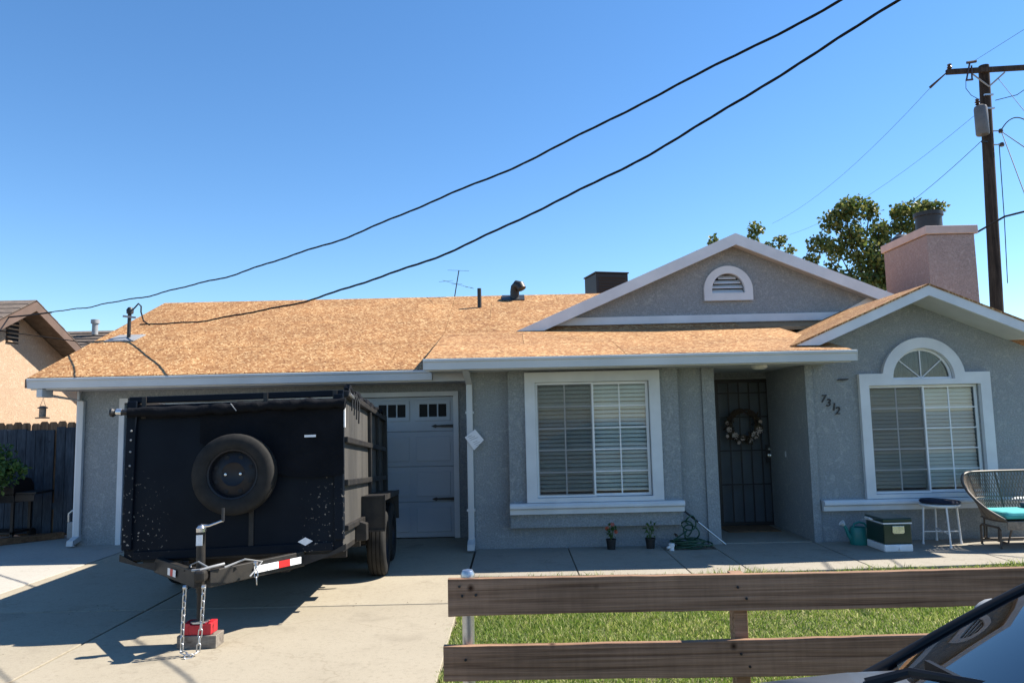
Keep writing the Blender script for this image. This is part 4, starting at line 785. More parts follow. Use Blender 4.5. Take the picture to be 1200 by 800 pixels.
# ------------------------------------------------------------------ porch and walkway things
wr = thing('door_wreath', 'dark twig wreath with pale flowers hanging on the security door', 'wreath', (3.43, 11.2, 1.5))
cw = Vector((3.432, 11.205, 1.50))
for q in range(9):
    pts = [];
    for k in range(40):
        a = 2 * math.pi * k / 40; rr = 0.215 + 0.034 * math.sin(a * (2 + q) + q * 1.7); pts.append(cw + Vector((rr * math.cos(a), 0.018 * math.cos(a * (4 + q) + q) - 0.01, rr * math.sin(a))))
    MB().tube(pts, 0.011, 6, closed=True).build('vine_ring', 'twig', wr)
for q, (a, rr, s) in enumerate(((196, .23, .050), (228, .21, .060), (262, .20, .042), (290, .24, .048), (316, .215, .066), (340, .235, .060), (212, .30, .030), (172, .25, .034), (10, .25, .034), (250, .27, .036))):
    c = cw + Vector((rr * math.cos(R(a)), -0.045, rr * math.sin(R(a)))); mb = MB()
    for k in range(9):
        b = 2 * math.pi * k / 9 + q; d = Vector((math.cos(b), -0.35, math.sin(b))).normalized(); e = Vector((-math.sin(b), 0, math.cos(b)))
        mb.add([c, c + d * s * .6 + e * s * .32, c + d * s, c + d * s * .6 - e * s * .32], [(0, 1, 2, 3)])
    mb.lathe([(0.0, c.y - 0.022), (s * .3, c.y - 0.015), (s * .34, c.y), (0, c.y + 0.004)], (c.x, 0, c.z), 'y', 10).build('flower', 'petal_white', wr)
lc = []
for a in range(160, 385, 8): lc.append((cw.x + 0.22 * math.cos(R(a)), cw.y - 0.02, cw.z + 0.22 * math.sin(R(a)), 0.07))
leaves('leaf_sprays', 'dryleaf', wr, lc, 300, 0.026, long=2.2)
dm = tag(MB().box(2.98, 3.72, 10.62, 11.18, 0.019, 0.034).build('door_mat', 'mat', None, 0.006), 'brown coir mat lying before the security door', 'door mat')

def potted(x, y, label, fl):
    t = thing('potted_plant', label, 'potted plant', (x, y, 0.012), group='two nursery pots under the front window')
    MB().lathe([(0.0, 0.013), (0.050, 0.013), (0.062, 0.125), (0.067, 0.128), (0.067, 0.140), (0.058, 0.140), (0.055, 0.12), (0.0, 0.12)], (x, y, 0), 'z', 18).build('pot', 'pot', t)
    for k in range(4):
        a = k * 1.7 + fl; MB().tube([(x, y, 0.12), (x + 0.02 * math.cos(a), y + 0.02 * math.sin(a), 0.20), (x + 0.055 * math.cos(a), y + 0.04 * math.sin(a), 0.25 + 0.02 * k)], 0.004, 5).build('stem', 'bush', t)
    leaves('foliage', 'bush', t, [(x, y, 0.19, 0.055), (x + 0.03, y, 0.25, 0.05), (x - 0.04, y, 0.24, 0.045), (x + 0.01, y, 0.30, 0.03)], 420, 0.028, long=1.8)
    if fl:
        for (dx_, dz_) in ((-0.05, 0.275), (0.02, 0.325), (0.06, 0.23)):
            mb = MB()
            for k in range(6):
                b = k * 1.05; mb.add([(x + dx_, y - .03, dz_), (x + dx_ + .02 * math.cos(b) - .008 * math.sin(b), y - .038, dz_ + .02 * math.sin(b) + .008 * math.cos(b)), (x + dx_ + .028 * math.cos(b), y - .034, dz_ + .028 * math.sin(b)), (x + dx_ + .02 * math.cos(b) + .008 * math.sin(b), y - .038, dz_ + .02 * math.sin(b) - .008 * math.cos(b))], [(0, 1, 2, 3)])
            mb.build('blossom', 'petal_red', t)
potted(1.195, 9.58, 'black nursery pot with red orange blossoms under the front window', 1)
potted(1.69, 9.58, 'black nursery pot with plain green plant nearer the hose', 0)
# garden hose heap
hs = thing('garden_hose', 'dark green garden hose heaped in the soil beside the porch', 'garden hose', (2.2, 9.6, 0))
pts = []
for k in range(240):
    s = k / 239; a = s * 2 * math.pi * 6.5; rr = 0.15 + 0.035 * math.sin(s * 31); pts.append((2.20 + rr * 1.35 * math.cos(a) + 0.03 * math.sin(s * 17), 9.60 + rr * 0.75 * math.sin(a), 0.015 + 0.09 * s + 0.014 * math.sin(a * 2.3)))
for k in range(130):
    s = k / 129; a = s * 2 * math.pi * 3.4 + 2; rr = 0.085 - 0.02 * s; pts.append((2.20 + rr * math.cos(a) + 0.03 * math.sin(s * 9), 9.62 + 0.05 * math.sin(a * 1.7), 0.14 + 0.22 * s + rr * math.sin(a)))
MB().tube(pts, 0.0095, 7).build('hose', 'hose', hs)
MB().lathe([(0.0, 9.40), (0.016, 9.40), (0.018, 9.45), (0.012, 9.47), (0.012, 9.52)], (1.99, 0, 0.19), 'y', 12).build('nozzle', 'black_iron', hs)
pl_ = thing('garden_pole', 'thin metal pole leaning from the window sill to the porch', 'pole', (2.68, 9.70, 0.013))
MB().tube([(2.66, 9.66, 0.03), (2.33, 9.685, 0.31)], 0.010, 10).build('shaft', 'chrome', pl_); MB().tube([(2.33, 9.685, 0.31), (2.155, 9.70, 0.457)], 0.013, 10).build('grip', 'black_iron', pl_)
pv = thing('pipe_fitting', 'short white pipe stub at the walkway joint', 'pipe', (1.9, 9.45, 0))
MB().lathe([(0.0, 0.0), (0.03, 0.0), (0.03, 0.05), (0.038, 0.052), (0.038, 0.085), (0.02, 0.09), (0, 0.09)], (1.92, 9.40, 0.013), 'z', 14).build('stub', 'white_paint', pv)
MB().tube([(1.92, 9.40, 0.06), (1.86, 9.37, 0.05)], 0.016, 10).build('outlet', 'white_paint', pv)
# flyer on the downspout
fl_ = thing('paper_flyer', 'white diamond hung paper notice tied to the front downspout', 'flyer', (-0.52, 9.70, 1.41))
MB().prism([(-0.640, 1.447), (-0.505, 1.548), (-0.392, 1.410), (-0.520, 1.280)], [], 9.700, 9.7025).build('sheet', 'paper', fl_)
for k in range(7):
    c = Vector((-0.585 + 0.022 * k, 9.699, 1.44 - 0.024 * k)); L = 0.035 + 0.012 * (k % 3); MB().bar(c - Vector((L, 0, L * -.75)) * .4, c + Vector((L * 1.2, 0, L * .9)), 0.001, 0.005).build('print_line', 'greymetal', fl_)
# watering can
wc = thing('watering_can', 'teal plastic watering can with white rose on its spout', 'watering can', (4.30, 9.55, 0.012))
MB().lathe([(0.0, 0.013), (0.105, 0.013), (0.112, 0.03), (0.105, 0.20), (0.095, 0.225), (0.085, 0.225), (0.085, 0.20), (0, 0.2)], (4.31, 9.55, 0), 'z', 26).build('body', 'teal', wc)
MB().tube([(4.23, 9.55, 0.06), (4.185, 9.55, 0.13), (4.155, 9.55, 0.21), (4.13, 9.55, 0.255)], [0.034, 0.026, 0.02, 0.018], 12).build('spout', 'teal', wc)
MB().tube([(4.135, 9.55, 0.25), (4.10, 9.55, 0.285)], [0.018, 0.042], 14).build('rose', 'white_paint', wc)
MB().tube([(4.24, 9.55, 0.215), (4.26, 9.55, 0.265), (4.32, 9.55, 0.285), (4.385, 9.55, 0.27), (4.43, 9.55, 0.21), (4.43, 9.55, 0.14), (4.405, 9.55, 0.09)], 0.014, 10).build('handle', 'teal', wc)
# cooler chest
cc = thing('cooler_chest', 'dark green steel cooler chest with white base beside the watering can', 'cooler', (4.51, 9.2, 0.012))
MB().box(4.345, 4.685, 8.975, 9.425, 0.013, 0.10).build('base', 'white_paint', cc, 0.015)
MB().box(4.35, 4.68, 8.98, 9.42, 0.102, 0.335).build('body', 'green_metal', cc, 0.012)
MB().box(4.342, 4.688, 8.972, 9.428, 0.337, 0.352).build('band', 'white_paint', cc, 0.003)
MB().box(4.338, 4.692, 8.968, 9.432, 0.354, 0.405).build('lid', 'green_metal', cc, 0.014)
MB().prism([(4.45, 0.235), (4.47, 0.225), (4.57, 0.225), (4.59, 0.235), (4.59, 0.315), (4.45, 0.315)], [], 8.966, 8.979).build('latch_plate', 'chrome', cc, 0.003)
MB().tube([(4.338, 9.33, 0.36), (4.305, 9.33, 0.375), (4.305, 9.22, 0.375), (4.338, 9.22, 0.36)], 0.012, 8).build('side_handle', 'white_paint', cc)
MB().lathe([(0.0, 8.955), (0.018, 8.957), (0.02, 8.974)], (4.53, 0, 0.05), 'y', 12).build('drain_plug', 'white_paint', cc)
# stool
st = thing('stool', 'white metal stool with navy cushion under the arched window', 'stool', (5.30, 9.44, 0.012))
for (fx, fy, tx, ty) in ((5.075, 9.48, 5.10, 9.46), (5.24, 9.17, 5.25, 9.22), (5.515, 9.42, 5.49, 9.42), (5.37, 9.70, 5.36, 9.66)):
    lg = MB().tube([(fx, fy, 0.013), (tx, ty, 0.485)], 0.011, 10).build('leg', 'white_paint', st)
    MB().lathe([(0.0, 0.012), (0.016, 0.012), (0.014, 0.04), (0, 0.04)], (fx, fy, 0), 'z', 10).build('rubber_foot', 'white_paint', lg)
MB().tube([(5.085, 9.475, 0.165), (5.51, 9.42, 0.165)], 0.008, 8).build('stretcher', 'white_paint', st); MB().tube([(5.243, 9.185, 0.168), (5.367, 9.69, 0.168)], 0.008, 8).build('stretcher', 'white_paint', st)
MB().lathe([(0.0, 0.480), (0.225, 0.480), (0.235, 0.490), (0.235, 0.503), (0.225, 0.51), (0.0, 0.512)], (5.30, 9.44, 0), 'z', 32).build('seat', 'white_paint', st)
mb = MB(); pr = [(0.0, 0.513), (0.18, 0.513), (0.225, 0.522), (0.235, 0.535), (0.215, 0.55), (0.15, 0.562), (0.0, 0.566)]; mb.lathe(pr, (5.30, 9.44, 0), 'z', 32)
mb.v = [(p[0], p[1], p[2] + (0.010 * math.sin(p[0] * 9) if p[2] > 0.53 else 0)) for p in mb.v]; mb.build('cushion', 'navy_cloth', st)
# wicker glider bench
be = thing('wicker_bench', 'brown wicker glider loveseat with turquoise cushion at the right edge', 'bench', (6.35, 9.2, 0.012))
def rim_top(s):      # s in 0..1 from left front arm, round the back, to the right front arm
    P_ = [(5.72, 8.86, 0.37), (5.55, 8.94, 0.50), (5.46, 9.08, 0.66), (5.50, 9.28, 0.80), (5.66, 9.44, 0.875), (5.95, 9.50, 0.885), (6.35, 9.52, 0.885), (6.75, 9.50, 0.885), (7.04, 9.44, 0.875), (7.20, 9.28, 0.80), (7.24, 9.08, 0.66), (7.15, 8.94, 0.50), (6.98, 8.86, 0.37)]
    f = s * 12; i = min(11, int(f)); u = f - i; g = lambda k: Vector(P_[max(0, min(12, k))]); a, b, c, d = g(i - 1), g(i), g(i + 1), g(i + 2)
    return 0.5 * (2 * b + (c - a) * u + (2 * a - 5 * b + 4 * c - d) * u * u + (3 * b - a - 3 * c + d) * u ** 3)
def rim_bot(s):
    P_ = [(5.74, 8.87, 0.355), (5.71, 8.95, 0.352), (5.70, 9.05, 0.35), (5.71, 9.2, 0.35), (5.76, 9.36, 0.35), (6.0, 9.42, 0.35), (6.35, 9.43, 0.35), (6.7, 9.42, 0.35), (6.94, 9.36, 0.35), (6.99, 9.2, 0.35), (7.0, 9.05, 0.35), (6.99, 8.95, 0.352), (6.96, 8.87, 0.355)]
    f = s * 12; i = min(11, int(f)); u = f - i; return Vector(P_[i]).lerp(Vector(P_[i + 1]), u)
MB().tube([rim_top(k / 60) for k in range(61)], 0.016, 8).build('top_rim', 'bench_metal', be); MB().tube([rim_bot(k / 40) for k in range(41)], 0.014, 8).build('seat_rim', 'bench_metal', be)
MB().tube([rim_bot(k / 40).lerp(rim_top(k / 40), 0.42) for k in range(4, 37)], 0.009, 6).build('mid_rim', 'wicker', be)
wv = MB(); nS = 120
for k in range(nS + 1):
    s = k / nS
    for d in (-1, 1):
        s2 = s + d * 0.045
        if 0 <= s2 <= 1:
            pts = []
            for j in range(6):
                u = j / 5; ss = s + (s2 - s) * u; pts.append(rim_bot(ss).lerp(rim_top(ss), u) + Vector((0, 0.004 * d, 0)))
            wv.tube(pts, 0.005, 4, cap=False)
wv.build('wicker_weave', 'wicker', be, kind='stuff', fix=False)
for s in (0.22, 0.34, 0.44, 0.56, 0.66, 0.78): MB().tube([rim_bot(s), rim_top(s)], 0.011, 6).build('back_post', 'bench_metal', be)
mb = MB(); 
MB().box(5.74, 6.96, 8.87, 9.38, 0.372, 0.455).build('cushion', 'teal_cloth', be, 0.035)
MB().box(5.745, 6.955, 8.858, 8.872, 0.255, 0.352).build('apron', 'wicker', be, 0.004)
MB().box(5.76, 6.94, 8.874, 9.40, 0.335, 0.350).build('seat_deck', 'wicker', be)
for yy in (9.03, 9.40): MB().tube([(5.76, yy, 0.07), (6.94, yy, 0.07)], 0.013, 8).build('base_rail', 'bench_metal', be)
for xx in (5.76, 6.94):
    MB().tube([(xx, 9.03, 0.013), (xx, 9.03, 0.23), (xx + 0.0, 9.06, 0.255), (xx, 9.37, 0.255), (xx, 9.40, 0.23), (xx, 9.40, 0.013)], 0.014, 8).build('leg_frame', 'bench_metal', be)
    for yy in (9.10, 9.33): MB().bar((xx + 0.03, yy, 0.25), (xx + 0.03, yy + 0.02, 0.08), 0.012, 0.02, (0, 1, 0)).build('glider_link', 'bench_metal', be)
    MB().tube([(xx + 0.05, 8.90, 0.25), (xx + 0.05, 8.98, 0.085), (xx + 0.05, 9.42, 0.085), (xx + 0.05, 9.40, 0.33)], 0.011, 8).build('glider_arm', 'bench_metal', be)
MB().box(6.22, 6.5, 9.2, 9.36, 0.456, 0.52).build('small_pillow', 'curtain', be, 0.03)

# ------------------------------------------------------------------ plank fence along the street
pk = thing('plank_fence', 'low fence of two wide weathered planks along the lawn front', 'fence', (1.5, 3.78, 0))
def plank(x0, x1, z0, z1, seed):
    n = 40; mb = MB(); rr = random.Random(seed); ev = [0.0]; 
    b0 = []; 
    for k in range(n + 1):
        x = x0 + (x1 - x0) * k / n; w = 0.004 * math.sin(x * 2.1 + seed) + rr.uniform(-.0015, .0015); w2 = 0.004 * math.sin(x * 1.7 + seed * 2) + rr.uniform(-.0015, .0015); yb = 0.004 * math.sin(x * 1.1 + seed)
        b0 += [(x, 3.745 + yb, z0 + w), (x, 3.783 + yb, z0 + w), (x, 3.783 + yb, z1 + w2), (x, 3.745 + yb, z1 + w2)]
    fs = [(0, 1, 2, 3), tuple(4 * n + q for q in (3, 2, 1, 0))]
    for k in range(n):
        for q in range(4): fs.append((4 * k + q, 4 * k + (q + 1) % 4, 4 * k + 4 + (q + 1) % 4, 4 * k + 4 + q))
    return mb.add(b0, fs).build('plank', 'plank', pk, 0.003)
plank(-0.342, 4.2, 0.733, 0.908, 1); plank(-0.368, 4.2, 0.425, 0.594, 2)
pp = MB().tube([(-0.248, 3.815, -0.1), (-0.248, 3.815, 0.915)], 0.030, 16).build('pipe_post', 'steel', pk); MB().lathe([(0.034, 0.90), (0.036, 0.925), (0.026, 0.942), (0.0, 0.948)], (-0.248, 3.815, 0), 'z', 16).build('post_cap', 'steel', pp)
for px in (1.10, 3.3): MB().box(px - 0.034, px + 0.034, 3.785, 3.87, -0.1, 0.90).build('post', 'plank', pk, 0.004)
for (px, pz) in ((-0.272, 0.832), (-0.205, 0.835), (-0.285, 0.877), (1.08, 0.845), (1.12, 0.79), (1.08, 0.53), (1.12, 0.47), (-0.26, 0.53)): MB().lathe([(0.0, 3.738), (0.006, 3.739), (0.007, 3.745)], (px, 0, pz), 'y', 8).build('screw_head', 'black_iron', pk)

# ------------------------------------------------------------------ dump trailer (built square, then set down nose high)
ty = Vector((-0.0749, 0.9950, -0.0659)).normalized(); tx = Vector((0.997, 0.075, 0.016)); tx = (tx - ty * tx.dot(ty)).normalized(); tz = tx.cross(ty)
TO = Vector((-2.462, 6.637, 1.94)) - tz * 1.38
TM = Matrix((tx, ty, tz)).transposed()
T = thing('dump_trailer', 'black high sided dump trailer with spare tyre parked in the driveway', 'trailer', TO, TM.to_euler())
def loc(p): return TM.inverted() @ (Vector(p) - TO)          # world -> trailer
def tp(mb, name, mat, parent=None, bevel=0.0): return mb.build(name, mat, parent or T, bevel, local=True)
HW, TL_, TH = 0.922, 3.62, 1.40
tp(MB().box(-HW, HW, 0.0, 0.03, 0.0, 1.20), 'front_wall', 'trailer', None, 0.004)
tp(MB().box(-HW + 0.0, HW, 0.03, TL_, -0.02, 0.02), 'floor', 'trailer_frame')
for s in (-1, 1):
    a, b = sorted((s * HW, s * (HW - 0.025)))
    sd_ = tp(MB().box(a, b, 0.032, TL_, 0.021, 1.34), 'side_wall', 'trailer_side', None, 0.003)
    for zz, hh in ((0.575, 0.055), (0.955, 0.055), (0.18, 0.05)):
        q0, q1 = sorted((s * (HW + 0.002), s * (HW + 0.045))); tp(MB().box(q0, q1, 0.05, TL_, zz - hh / 2, zz + hh / 2), 'side_rail', 'trailer_frame', sd_, 0.006)
    q0, q1 = sorted((s * (HW - 0.03), s * (HW + 0.05))); tp(MB().box(q0, q1, 0.06, TL_, 1.342, 1.40), 'top_rail', 'trailer_frame', sd_, 0.008)
    for yy in (1.9, 2.75):
        q0, q1 = sorted((s * (HW + 0.001), s * (HW + 0.040))); tp(MB().box(q0, q1, yy, yy + 0.06, -0.02, 1.34), 'rib', 'trailer_frame', sd_, 0.006)
    q0, q1 = sorted((s * (HW - 0.03), s * (HW + 0.055))); tp(MB().box(q0, q1, TL_ + 0.002, TL_ + 0.09, -0.05, 1.42), 'rear_post', 'trailer_frame', None, 0.008)
    q0, q1 = sorted((s * (HW - 0.07), s * (HW + 0.012))); tp(MB().box(q0, q1, -0.035, 0.052, 0.09, 1.36), 'corner_post', 'trailer', None, 0.008)
tp(MB().box(-HW, HW, TL_ + 0.01, TL_ + 0.05, 0.0, 1.34), 'tailgate', 'trailer')
# front header: two stacked rails with a gap, and short uprights
tp(MB().box(-HW - 0.01, HW + 0.01, 0.0, 0.055, 1.345, 1.40), 'header_rail', 'trailer', None, 0.006); tp(MB().box(-HW + 0.0, HW, 0.002, 0.045, 1.202, 1.325), 'header_panel', 'trailer', None, 0.006)
for xx in (-0.80, 0.25, 0.86): tp(MB().box(xx - 0.02, xx + 0.02, -0.012, 0.0, 1.205, 1.398), 'header_upright', 'trailer_frame', None, 0.003)
# rolled tarp across the front with crumpled fabric and a hanging flap
mb = MB(); pts = []; rad = []
for k in range(61):
    x = -0.90 + 1.86 * k / 60; pts.append((x, -0.075, 1.265 + 0.012 * math.sin(x * 3) + 0.004 * math.sin(x * 23))); rad.append(0.046 + 0.006 * math.sin(x * 17) * math.sin(x * 5.3) + (0.006 * math.sin(x * 41) if x > -0.3 else 0))
tp(mb.tube(pts, rad, 14), 'tarp_roll', 'tarp')
tp(MB().tube([(-0.90, -0.075, 1.262), (-1.02, -0.075, 1.262)], 0.026, 12), 'roll_bar', 'black_iron'); tp(MB().tube([(-0.955, -0.075, 1.262), (-1.0, -0.075, 1.266)], 0.030, 12), 'roll_hub', 'chrome')
tp(MB().lathe([(0.0, -1.055), (0.035, -1.05), (0.04, -1.03), (0.02, -1.005)], (0, -0.075, 1.262), 'x', 12), 'crank_hub', 'black_iron')
n = 36; fv = []
for k in range(n + 1):
    x = -0.30 + 1.24 * k / n; zb = 1.0 - 0.34 * math.sin(min(1, max(0, (x + 0.30) / 1.24)) * math.pi * 0.62) - 0.03
    for j in range(7): u = j / 6; fv.append((x, -0.040 - 0.010 * math.sin(x * 14 + u * 2) * u - 0.006, 1.235 + (zb - 1.235) * u))
for base_ in (list(fv),): fv2 = [(p[0], p[1] + 0.006, p[2]) for p in base_]
m_ = len(fv); F_ = []
for k in range(n):
    for j in range(6): a = k * 7 + j; F_ += [(a, a + 7, a + 8, a + 1), (m_ + a, m_ + a + 1, m_ + a + 8, m_ + a + 7)]
for j in range(6): F_ += [(j, j + 1, m_ + j + 1, m_ + j), (n * 7 + j, m_ + n * 7 + j, m_ + n * 7 + j + 1, n * 7 + j + 1)]
for k in range(n): F_ += [(k * 7, m_ + k * 7, m_ + k * 7 + 7, k * 7 + 7), (k * 7 + 6, k * 7 + 13, m_ + k * 7 + 13, m_ + k * 7 + 6)]
tp(MB().add(fv + fv2, F_, True), 'tarp_flap', 'tarp')
tp(MB().bar((-0.02, -0.128, 1.30), (0.03, -0.128, 1.235), 0.006, 0.012, (0, 1, 0)), 'tie_strap', 'greymetal')
# tarp bundle, straps and ratchets along the right top rail
for k in range(7):
    yy = 0.14 + k * 0.48; mb = MB(); rr = random.uniform(0.028, 0.045); pts = [(HW + 0.015 + random.uniform(-.02, .02), yy + 0.05 * q, 1.415 + 0.02 * math.sin(q * 1.9 + k)) for q in range(6)]
    tp(mb.tube(pts, [rr * f for f in (0.4, 0.9, 1.1, 0.95, 0.8, 0.35)], 9), 'tarp_bunch', 'tarp')
for k in range(4):
    yy = 0.14 + k * 0.16; tp(MB().tube([(HW + 0.04, yy, 1.42), (HW + 0.07, yy + 0.02, 1.33), (HW + 0.065, yy + 0.01, 1.22 - 0.03 * k)], 0.008, 6), 'bungee', 'black_iron')
tp(MB().box(HW + 0.013, HW + 0.030, -0.030, 0.004, 1.06, 1.30), 'reflector_strip', 'white_tape', None, 0.003)
tp(MB().tube([(HW + 0.05, 0.10, 1.37), (HW + 0.075, 0.16, 1.34), (HW + 0.06, 0.24, 1.35)], 0.016, 8), 'ratchet', 'chrome')
tp(MB().box(HW - 0.02, HW + 0.03, 0.9, 0.98, 1.405, 1.46), 'red_strap', 'red', None, 0.01)
# front wall braces, hinge hardware and placard
tp(MB().box(0.12, 0.16, -0.012, 0.0, 0.05, 0.48), 'front_brace', 'trailer_frame'); tp(MB().box(-HW + 0.08, HW - 0.08, -0.02, 0.0, 0.0, 0.075), 'front_sill', 'trailer', None, 0.006)
tp(MB().prism([(0.54, 0.09), (0.605, 0.125), (0.67, 0.09), (0.605, 0.055)], [], -0.0245, -0.0215), 'placard', 'white_tape')
for zz in (0.80, 0.92, 1.02, 1.10): tp(MB().lathe([(0.0, -0.046), (0.008, -0.044), (0.010, -0.036)], (-HW + 0.035, 0, zz), 'y', 8), 'bolt', 'greymetal')
tp(MB().box(0.60, 0.70, -0.0555, -0.0545, 0.985, 1.005), 'label_strip', 'white_tape')
# frame below
for xx in (-0.42, 0.42): tp(MB().box(xx - 0.04, xx + 0.04, 0.0, TL_, -0.16, -0.022), 'chassis_beam', 'trailer_frame', None, 0.006)
for yy in (0.35, 1.3, 2.3, 3.3): tp(MB().box(-0.90, 0.90, yy, yy + 0.06, -0.10, -0.024), 'cross_member', 'trailer_frame')
tp(MB().prism([(0.43, -0.16), (0.95, 0.0), (0.95, 0.055), (0.80, -0.023), (0.43, -0.023)], [], -0.018, 0.0), 'gusset', 'trailer_frame')
tp(MB().prism([(-0.43, -0.16), (-0.95, 0.0), (-0.95, 0.055), (-0.80, -0.023), (-0.43, -0.023)], [], -0.018, 0.0), 'gusset', 'trailer_frame')
# A-frame tongue
nose = loc((-2.375, 5.76, 0.53)); rb = loc((-1.86, 6.60, 0.517)); lb = loc((-3.08, 6.52, 0.505))
tongue = []
for e in (rb, lb):
    side_s = 1 if e is rb else -1; d = (e - nose).normalized(); o = nose + Vector((0.035 * side_s, 0, 0))
    bm_ = tp(MB().bar(o, e, 0.055, 0.125), 'tongue_beam', 'trailer_frame', None, 0.006)
    nrm = d.cross(Vector((0, 0, 1))); nrm = nrm if nrm.y < 0 else -nrm
    L = (e - o).length
    for (f0, f1, mt) in (((0.42, 0.55, 'white_tape'), (0.555, 0.675, 'white_tape'), (0.678, 0.80, 'red_tape'), (0.803, 0.93, 'white_tape')) if side_s > 0 else ((0.40, 0.46, 'white_tape'), (0.465, 0.52, 'red_tape'), (0.525, 0.58, 'white_tape'))):
        a = o + d * L * f0 + nrm * 0.0295; b = o + d * L * f1 + nrm * 0.0295; tp(MB().bar(a, b, 0.002, 0.055), 'reflective_tape', mt, bm_)
tp(MB().bar(nose + Vector((0, 0.06, 0.045)), nose + Vector((0, -0.10, 0.03)), 0.085, 0.085), 'coupler', 'trailer_frame', None, 0.02)
tp(MB().tube([nose + Vector((-0.075, -0.02, 0.07)), nose + Vector((0.0, -0.06, 0.075)), nose + Vector((0.07, -0.02, 0.09)), nose + Vector((0.14, 0.05, 0.10))], 0.010, 8), 'coupler_latch', 'greymetal')
tp(MB().box(nose.x - 0.20, nose.x + 0.20, nose.y + 0.16, nose.y + 0.34, nose.z + 0.045, nose.z + 0.058), 'tongue_plate', 'trailer_frame')
for (dx_, sg_) in ((0.16, 1), (0.05, -1)): tp(MB().tube([nose + Vector((dx_, -0.01, 0.08)), nose + Vector((dx_ + 0.12 * sg_, 0.10, 0.12)), nose + Vector((dx_ + 0.22 * sg_, 0.22, 0.085)), nose + Vector((dx_ + 0.16 * sg_, 0.10, -0.01))], 0.007, 6), 'light_cable', 'greymetal')
# jack
jb = loc((-2.455, 5.915, 0.176)); jt = loc((-2.455, 5.90, 0.86))
jk = tp(MB().tube([jb + (jt - jb) * 0.33, jt], 0.033, 16), 'jack', 'trailer_frame'); tp(MB().tube([jb, jb + (jt - jb) * 0.55], 0.025, 14), 'jack_leg', 'trailer_frame', jk)
tp(MB().lathe([(0.0, 0.0), (0.07, 0.0), (0.07, 0.012), (0.0, 0.014)], jb, 'z', 16), 'jack_foot', 'steel', jk)
tp(MB().lathe([(0.0, 0.0), (0.036, 0.0), (0.038, 0.03), (0.022, 0.05), (0, 0.052)], jt, 'z', 14), 'jack_cap', 'chrome', jk)
tp(MB().tube([jt + Vector((0, 0, 0.045)), jt + Vector((0.06, 0, 0.045)), jt + Vector((0.15, 0, 0.075)), jt + Vector((0.17, 0, 0.078))], [0.016, 0.010, 0.009, 0.009], 8), 'jack_crank', 'chrome', jk)
tp(MB().tube([jt + Vector((0.165, 0, 0.075)), jt + Vector((0.165, 0, 0.175))], 0.012, 10), 'crank_grip', 'black_iron', jk)
tp(MB().box(jt.x - 0.024, jt.x + 0.024, jt.y - 0.037, jt.y - 0.035, jt.z - 0.10, jt.z - 0.02), 'jack_label', 'white_tape', jk)
# wheels
def wheel(parent, c, axis, out, spare=False):
    a0 = {'x': c[0], 'y': c[1]}[axis]; cc_ = (0, c[1], c[2]) if axis == 'x' else (c[0], 0, c[2]); Rr = 0.345; w = 0.098; sg_ = out
    prof = [(0.205, -w * .8), (0.24, -w), (0.29, -w * 1.02), (0.328, -w * .90), (0.342, -w * .74), (0.344, -w * .50), (0.333, -w * .48), (0.333, -w * .40), (0.345, -w * .38), (0.345, -w * .06), (0.334, -w * .04), (0.334, w * .04), (0.345, w * .06), (0.345, w * .38), (0.333, w * .40), (0.333, w * .48), (0.344, w * .50), (0.342, w * .74), (0.328, w * .90), (0.29, w * 1.02), (0.24, w), (0.205, w * .8)]
    ty_ = tp(MB().lathe([(r, a0 + h) for r, h in prof], cc_, axis, 40, closed=True), 'tyre', 'rubber', parent)
    rimp = [(0.208, -w * .85), (0.212, -w * .6), (0.19, 0.0), (0.19, w * .35 * 1), (0.198, w * .80), (0.212, w * .84), (0.212, w * .9)]
    tp(MB().lathe([(r, a0 + sg_ * h) for r, h in rimp], cc_, axis, 36, cap=False), 'rim', 'rim', parent)
    tp(MB().lathe([(0.189, a0 + sg_ * w * .30), (0.15, a0 + sg_ * w * .42), (0.10, a0 + sg_ * w * .62), (0.085, a0 + sg_ * w * .50), (0.0, a0 + sg_ * w * .50)], cc_, axis, 30, cap=False), 'wheel_disc', 'rim', parent)
    for k in range(8):
        a = 2 * math.pi * (k + .5) / 8; rr = 0.150; p = (rr * math.cos(a), rr * math.sin(a))
        hc = (cc_[0] + p[0], 0, cc_[2] + p[1]) if axis == 'y' else (0, cc_[1] + p[0], cc_[2] + p[1])
        tp(MB().lathe([(0.0, a0 + sg_ * w * .47), (0.020, a0 + sg_ * w * .47), (0.020, a0 + sg_ * w * .30)], hc, axis, 10), 'rim_slot', 'dark', parent)
    for k in range(6):
        a = 2 * math.pi * (k + (.25 if not spare else 0)) / 6; rr = 0.062; p = (rr * math.cos(a), rr * math.sin(a)); hc = (cc_[0] + p[0], 0, cc_[2] + p[1]) if axis == 'y' else (0, cc_[1] + p[0], cc_[2] + p[1])
        if spare and k not in (0, 3): continue
        tp(MB().lathe([(0.0, a0 + sg_ * w * .72), (0.011, a0 + sg_ * w * .70), (0.012, a0 + sg_ * w * .48)], hc, axis, 8), 'lug_nut', 'chrome', parent)
    return ty_
def group_empty(name):
    e = bpy.data.objects.new(name, None); C.objects.link(e); e.parent = T; e.empty_display_size = 0.1; return e
sp = tp(MB().box(-0.04, 0.10, -0.06, 0.0, 0.61, 0.77), 'spare_wheel', 'trailer_frame')
wheel(sp, (0.03, -0.125, 0.69), 'y', -1, True)
